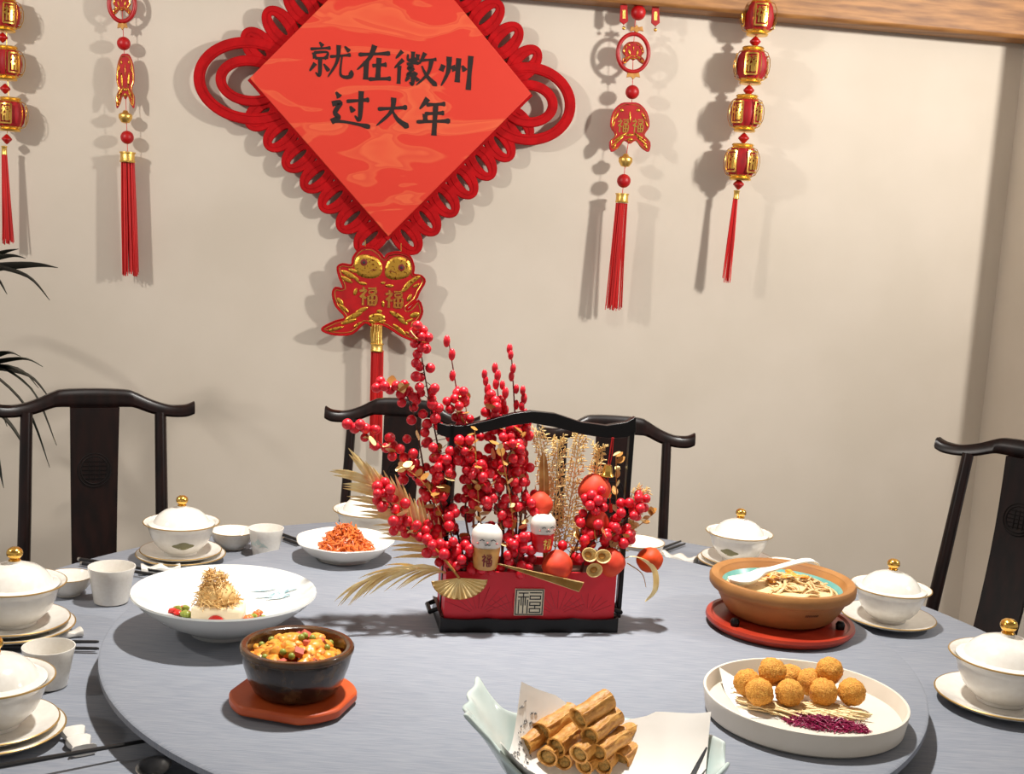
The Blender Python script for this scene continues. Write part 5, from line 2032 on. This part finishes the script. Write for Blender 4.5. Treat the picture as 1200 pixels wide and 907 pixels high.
# cat figurines
def cat(px, py, v, w, h, label, body_m, rz):
    c = bp(px, py, v)
    t = thing('cat_figurine', label, 'figurine', bo + bx_ @ c, bang + rz, 'cat figurines in the flower box')
    W, H = w * s1 / 2, h * s1
    MB().lathe([(0, -H * .5), (W * .72, -H * .5), (W * .82, -H * .46), (W * .97, -H * .02), (W * .93, 0), (0, 0)], 28).build('cup_body', body_m, t)
    rows = []
    for z, q in [(0, .92), (.08, 1.02), (.24, 1.06), (.36, 1.0), (.44, .80), (.48, .45), (.485, .001)]:
        rows.append([(W * q * cos(a), W * q * .92 * sin(a), H * z) for a in [2 * pi * k / 28 for k in range(28)]])
    hd = MB().sheet(rows, closed_u=True).build('head', CATW, t, smooth=70)
    for sx in (-1, 1):
        MB().lathe([(W * .24, 0), (W * .16, H * .07), (W * .05, H * .12), (0, H * .125)], 10, c=(sx * W * .58, 0, H * .40)).build('ear', CATW, hd)
        ex = sx * W * .38
        ey = -W * .98
        MB().tube([(ex - W * .16, ey + W * .04, H * .20), (ex, ey - W * .03, H * .235), (ex + W * .16, ey + W * .04, H * .20)], W * .035, 5).build('eye', INKP, hd)
        MB().ball((sx * W * .62, -W * .76, H * .13), (W * .12, W * .05, W * .08), 10, 6).build('cheek', PINK, hd)
    MB().ball((0, -W * .985, H * .16), (W * .07, W * .05, W * .05), 8, 6).build('nose', PINK, hd)
    MB().tube([(-W * .2, -W * .97, H * .115), (-W * .1, -W * .99, H * .095), (0, -W * .99, H * .125), (W * .1, -W * .99, H * .095), (W * .2, -W * .97, H * .115)], W * .03, 5).build('mouth', INKP, hd)
    m = MB()
    brush_char(m, 'fu', -W * .36, -H * .10, W * .72, H * .30, W * .085, 0.0, seed=5)
    out = []
    for (x, y, z) in m.v:
        rr_ = W * (.82 + .15 * (z + H * .46) / (H * .44)) + .0006
        out.append((x, -sqrt(max(1e-9, rr_ * rr_ - x * x)) + y * 3, z))
    m.v = out
    m.build('fortune_character', DARKR if body_m is CATG else GOLD, t, smooth=0)


cat(570, 640, -.055, 33, 50, 'white-headed cat figurine with gold-brown body', CATG, -.1)
cat(636, 624, -.04, 28, 42, 'white-headed cat figurine with red body tipped among berries', CATR, .25)


# gold seed shells
for i, (x, y, lab) in enumerate([(690, 650, 'open gold seed shell beside its twin, facing forward'), (706, 652, 'open gold seed shell touching the coral persimmon'), (696, 668, 'gold seed shell, lowest of three on the box edge')]):
    c = bp(x, y, -.062)
    t = thing('gold_seed_shell', lab, 'seed shell', bo + bx_ @ c, bang)
    t.rotation_euler = (pi / 2 - .25, .3 - .3 * i, bang)
    r = 9.5 * s1
    o = MB().lathe([(0, -r * .55), (r * .5, -r * .42), (r * .85, 0), (r, r * .35), (r * .94, r * .38), (r * .78, 0), (r * .42, -r * .30), (0, -r * .40)], 20, sx=1.0, sy=.85).build('shell', GOLDP, t)
    MB().ball((0, 0, -r * .2), (r * .45, r * .35, r * .2), 10, 6).build('seed', GOLDD, t)


# gold fans
def fan(px, py, v, rpx, a0, a1, label, stem_to, tilt=.35):
    c = bp(px, py, v)
    t = thing('gold_fan', label, 'fan', bo + bx_ @ c, bang)
    r = rpx * s1
    g = []
    n = 28
    for i in range(n + 1):
        a = a0 + (a1 - a0) * i / n
        zz = .0012 * (1 if i % 2 else -1)
        g.append([(r * q * cos(a), zz * q * 1.6 - q * .006, r * q * sin(a) * .75) for q in (.06, .35, .7, 1.0)])
    o = MB().sheet(g).build('pleats', GOLDP, t, smooth=0)
    md = o.modifiers.new('thick', 'SOLIDIFY')
    md.thickness = .0006
    e = bp(*stem_to) - c
    MB().tube([(0, 0, 0), e * .5 + Vector((0, -.004, .003)), e], [.0022, .0018, .0012], 6).build('handle', GOLDD, t)
    edge = [(r * 1.0 * cos(a0 + (a1 - a0) * i / n), -.006, r * sin(a0 + (a1 - a0) * i / n) * .75) for i in range(n + 1)]
    MB().tube(edge, .0011, 5).build('rim_wire', GOLDD, t)


fan(538, 677, -.062, 31, pi + .12, 2 * pi - .02, 'small pleated gold fan hanging over the box corner', (500, 632, -.06))
fan(574, 658, -.066, 112, -.40, -.26, 'long gold fan lying across the front of the box', (566, 654, -.062))

# hanging bell on red cord
c = bp(712, 552, -.004)
t = thing('bell_ornament', 'little gold bell on red cord tied to the black handle rail', 'ornament', bo + bx_ @ c, bang)
zt_ = bp(716, 512, -.004) - c
MB().tube([(0, 0, .008), (zt_.x * .5, -.003, zt_.z * .5), (zt_.x, -.008, zt_.z)], .0010, 5).build('cord', REDT, t)
MB().tube([(.003, 0, .008), (zt_.x * .5 + .004, -.003, zt_.z * .5), (zt_.x + .002, -.008, zt_.z)], .0010, 5).build('cord', REDT, t)
MB().lathe([(0, .012), (.006, .010), (.008, .003), (.009, -.004), (.012, -.008), (.0105, -.009), (.0, -.006)], 18).build('bell', GOLD, t)
e = bp(716, 600, -.004) - c
MB().tube([(0, 0, -.006), e * .5, e], .0008, 5).build('cord', REDT, t)
MB().lathe([(0, .004), (.0035, 0), (.0035, -.006), (0, -.009)], 12, c=tuple(e * .55)).build('bead', GOLD, t)
MB().tube([e * .8, e], [.0035, .003], 8).build('red_knot', REDT, t)

# drooping gold leaf off the box end
path = path_local([(712, 668, -.04), (740, 652, -.045), (765, 665, -.05), (768, 690, -.055), (756, 705, -.055)])
g = []
for i, q in enumerate(path):
    u = i / (len(path) - 1)
    w = .0008 + .0042 * max(0, sin(pi * (u - .3) / .7)) if u > .3 else .0008
    d = (path[min(i + 1, len(path) - 1)] - path[max(0, i - 1)]).normalized()
    sd = d.cross(Vector((0, 1, .3))).normalized()
    g.append([q - sd * w, q + Vector((0, -.0012, 0)), q + sd * w, q + Vector((0, .0006, 0))])
t = thing('curled_gold_leaf', 'long curled gold leaf drooping from the end of the box', 'leaf', bo, bang)
MB().sheet(g, closed_u=True).build('leaf_blade', GOLDP, t, smooth=60)
path = path_local([(735, 660, -.03), (752, 672, -.035), (757, 688, -.035)])
MB().tube(path, [.0011 - .0006 * i / len(path) for i in range(len(path))], 5).build('side_stem', GOLDD, t)
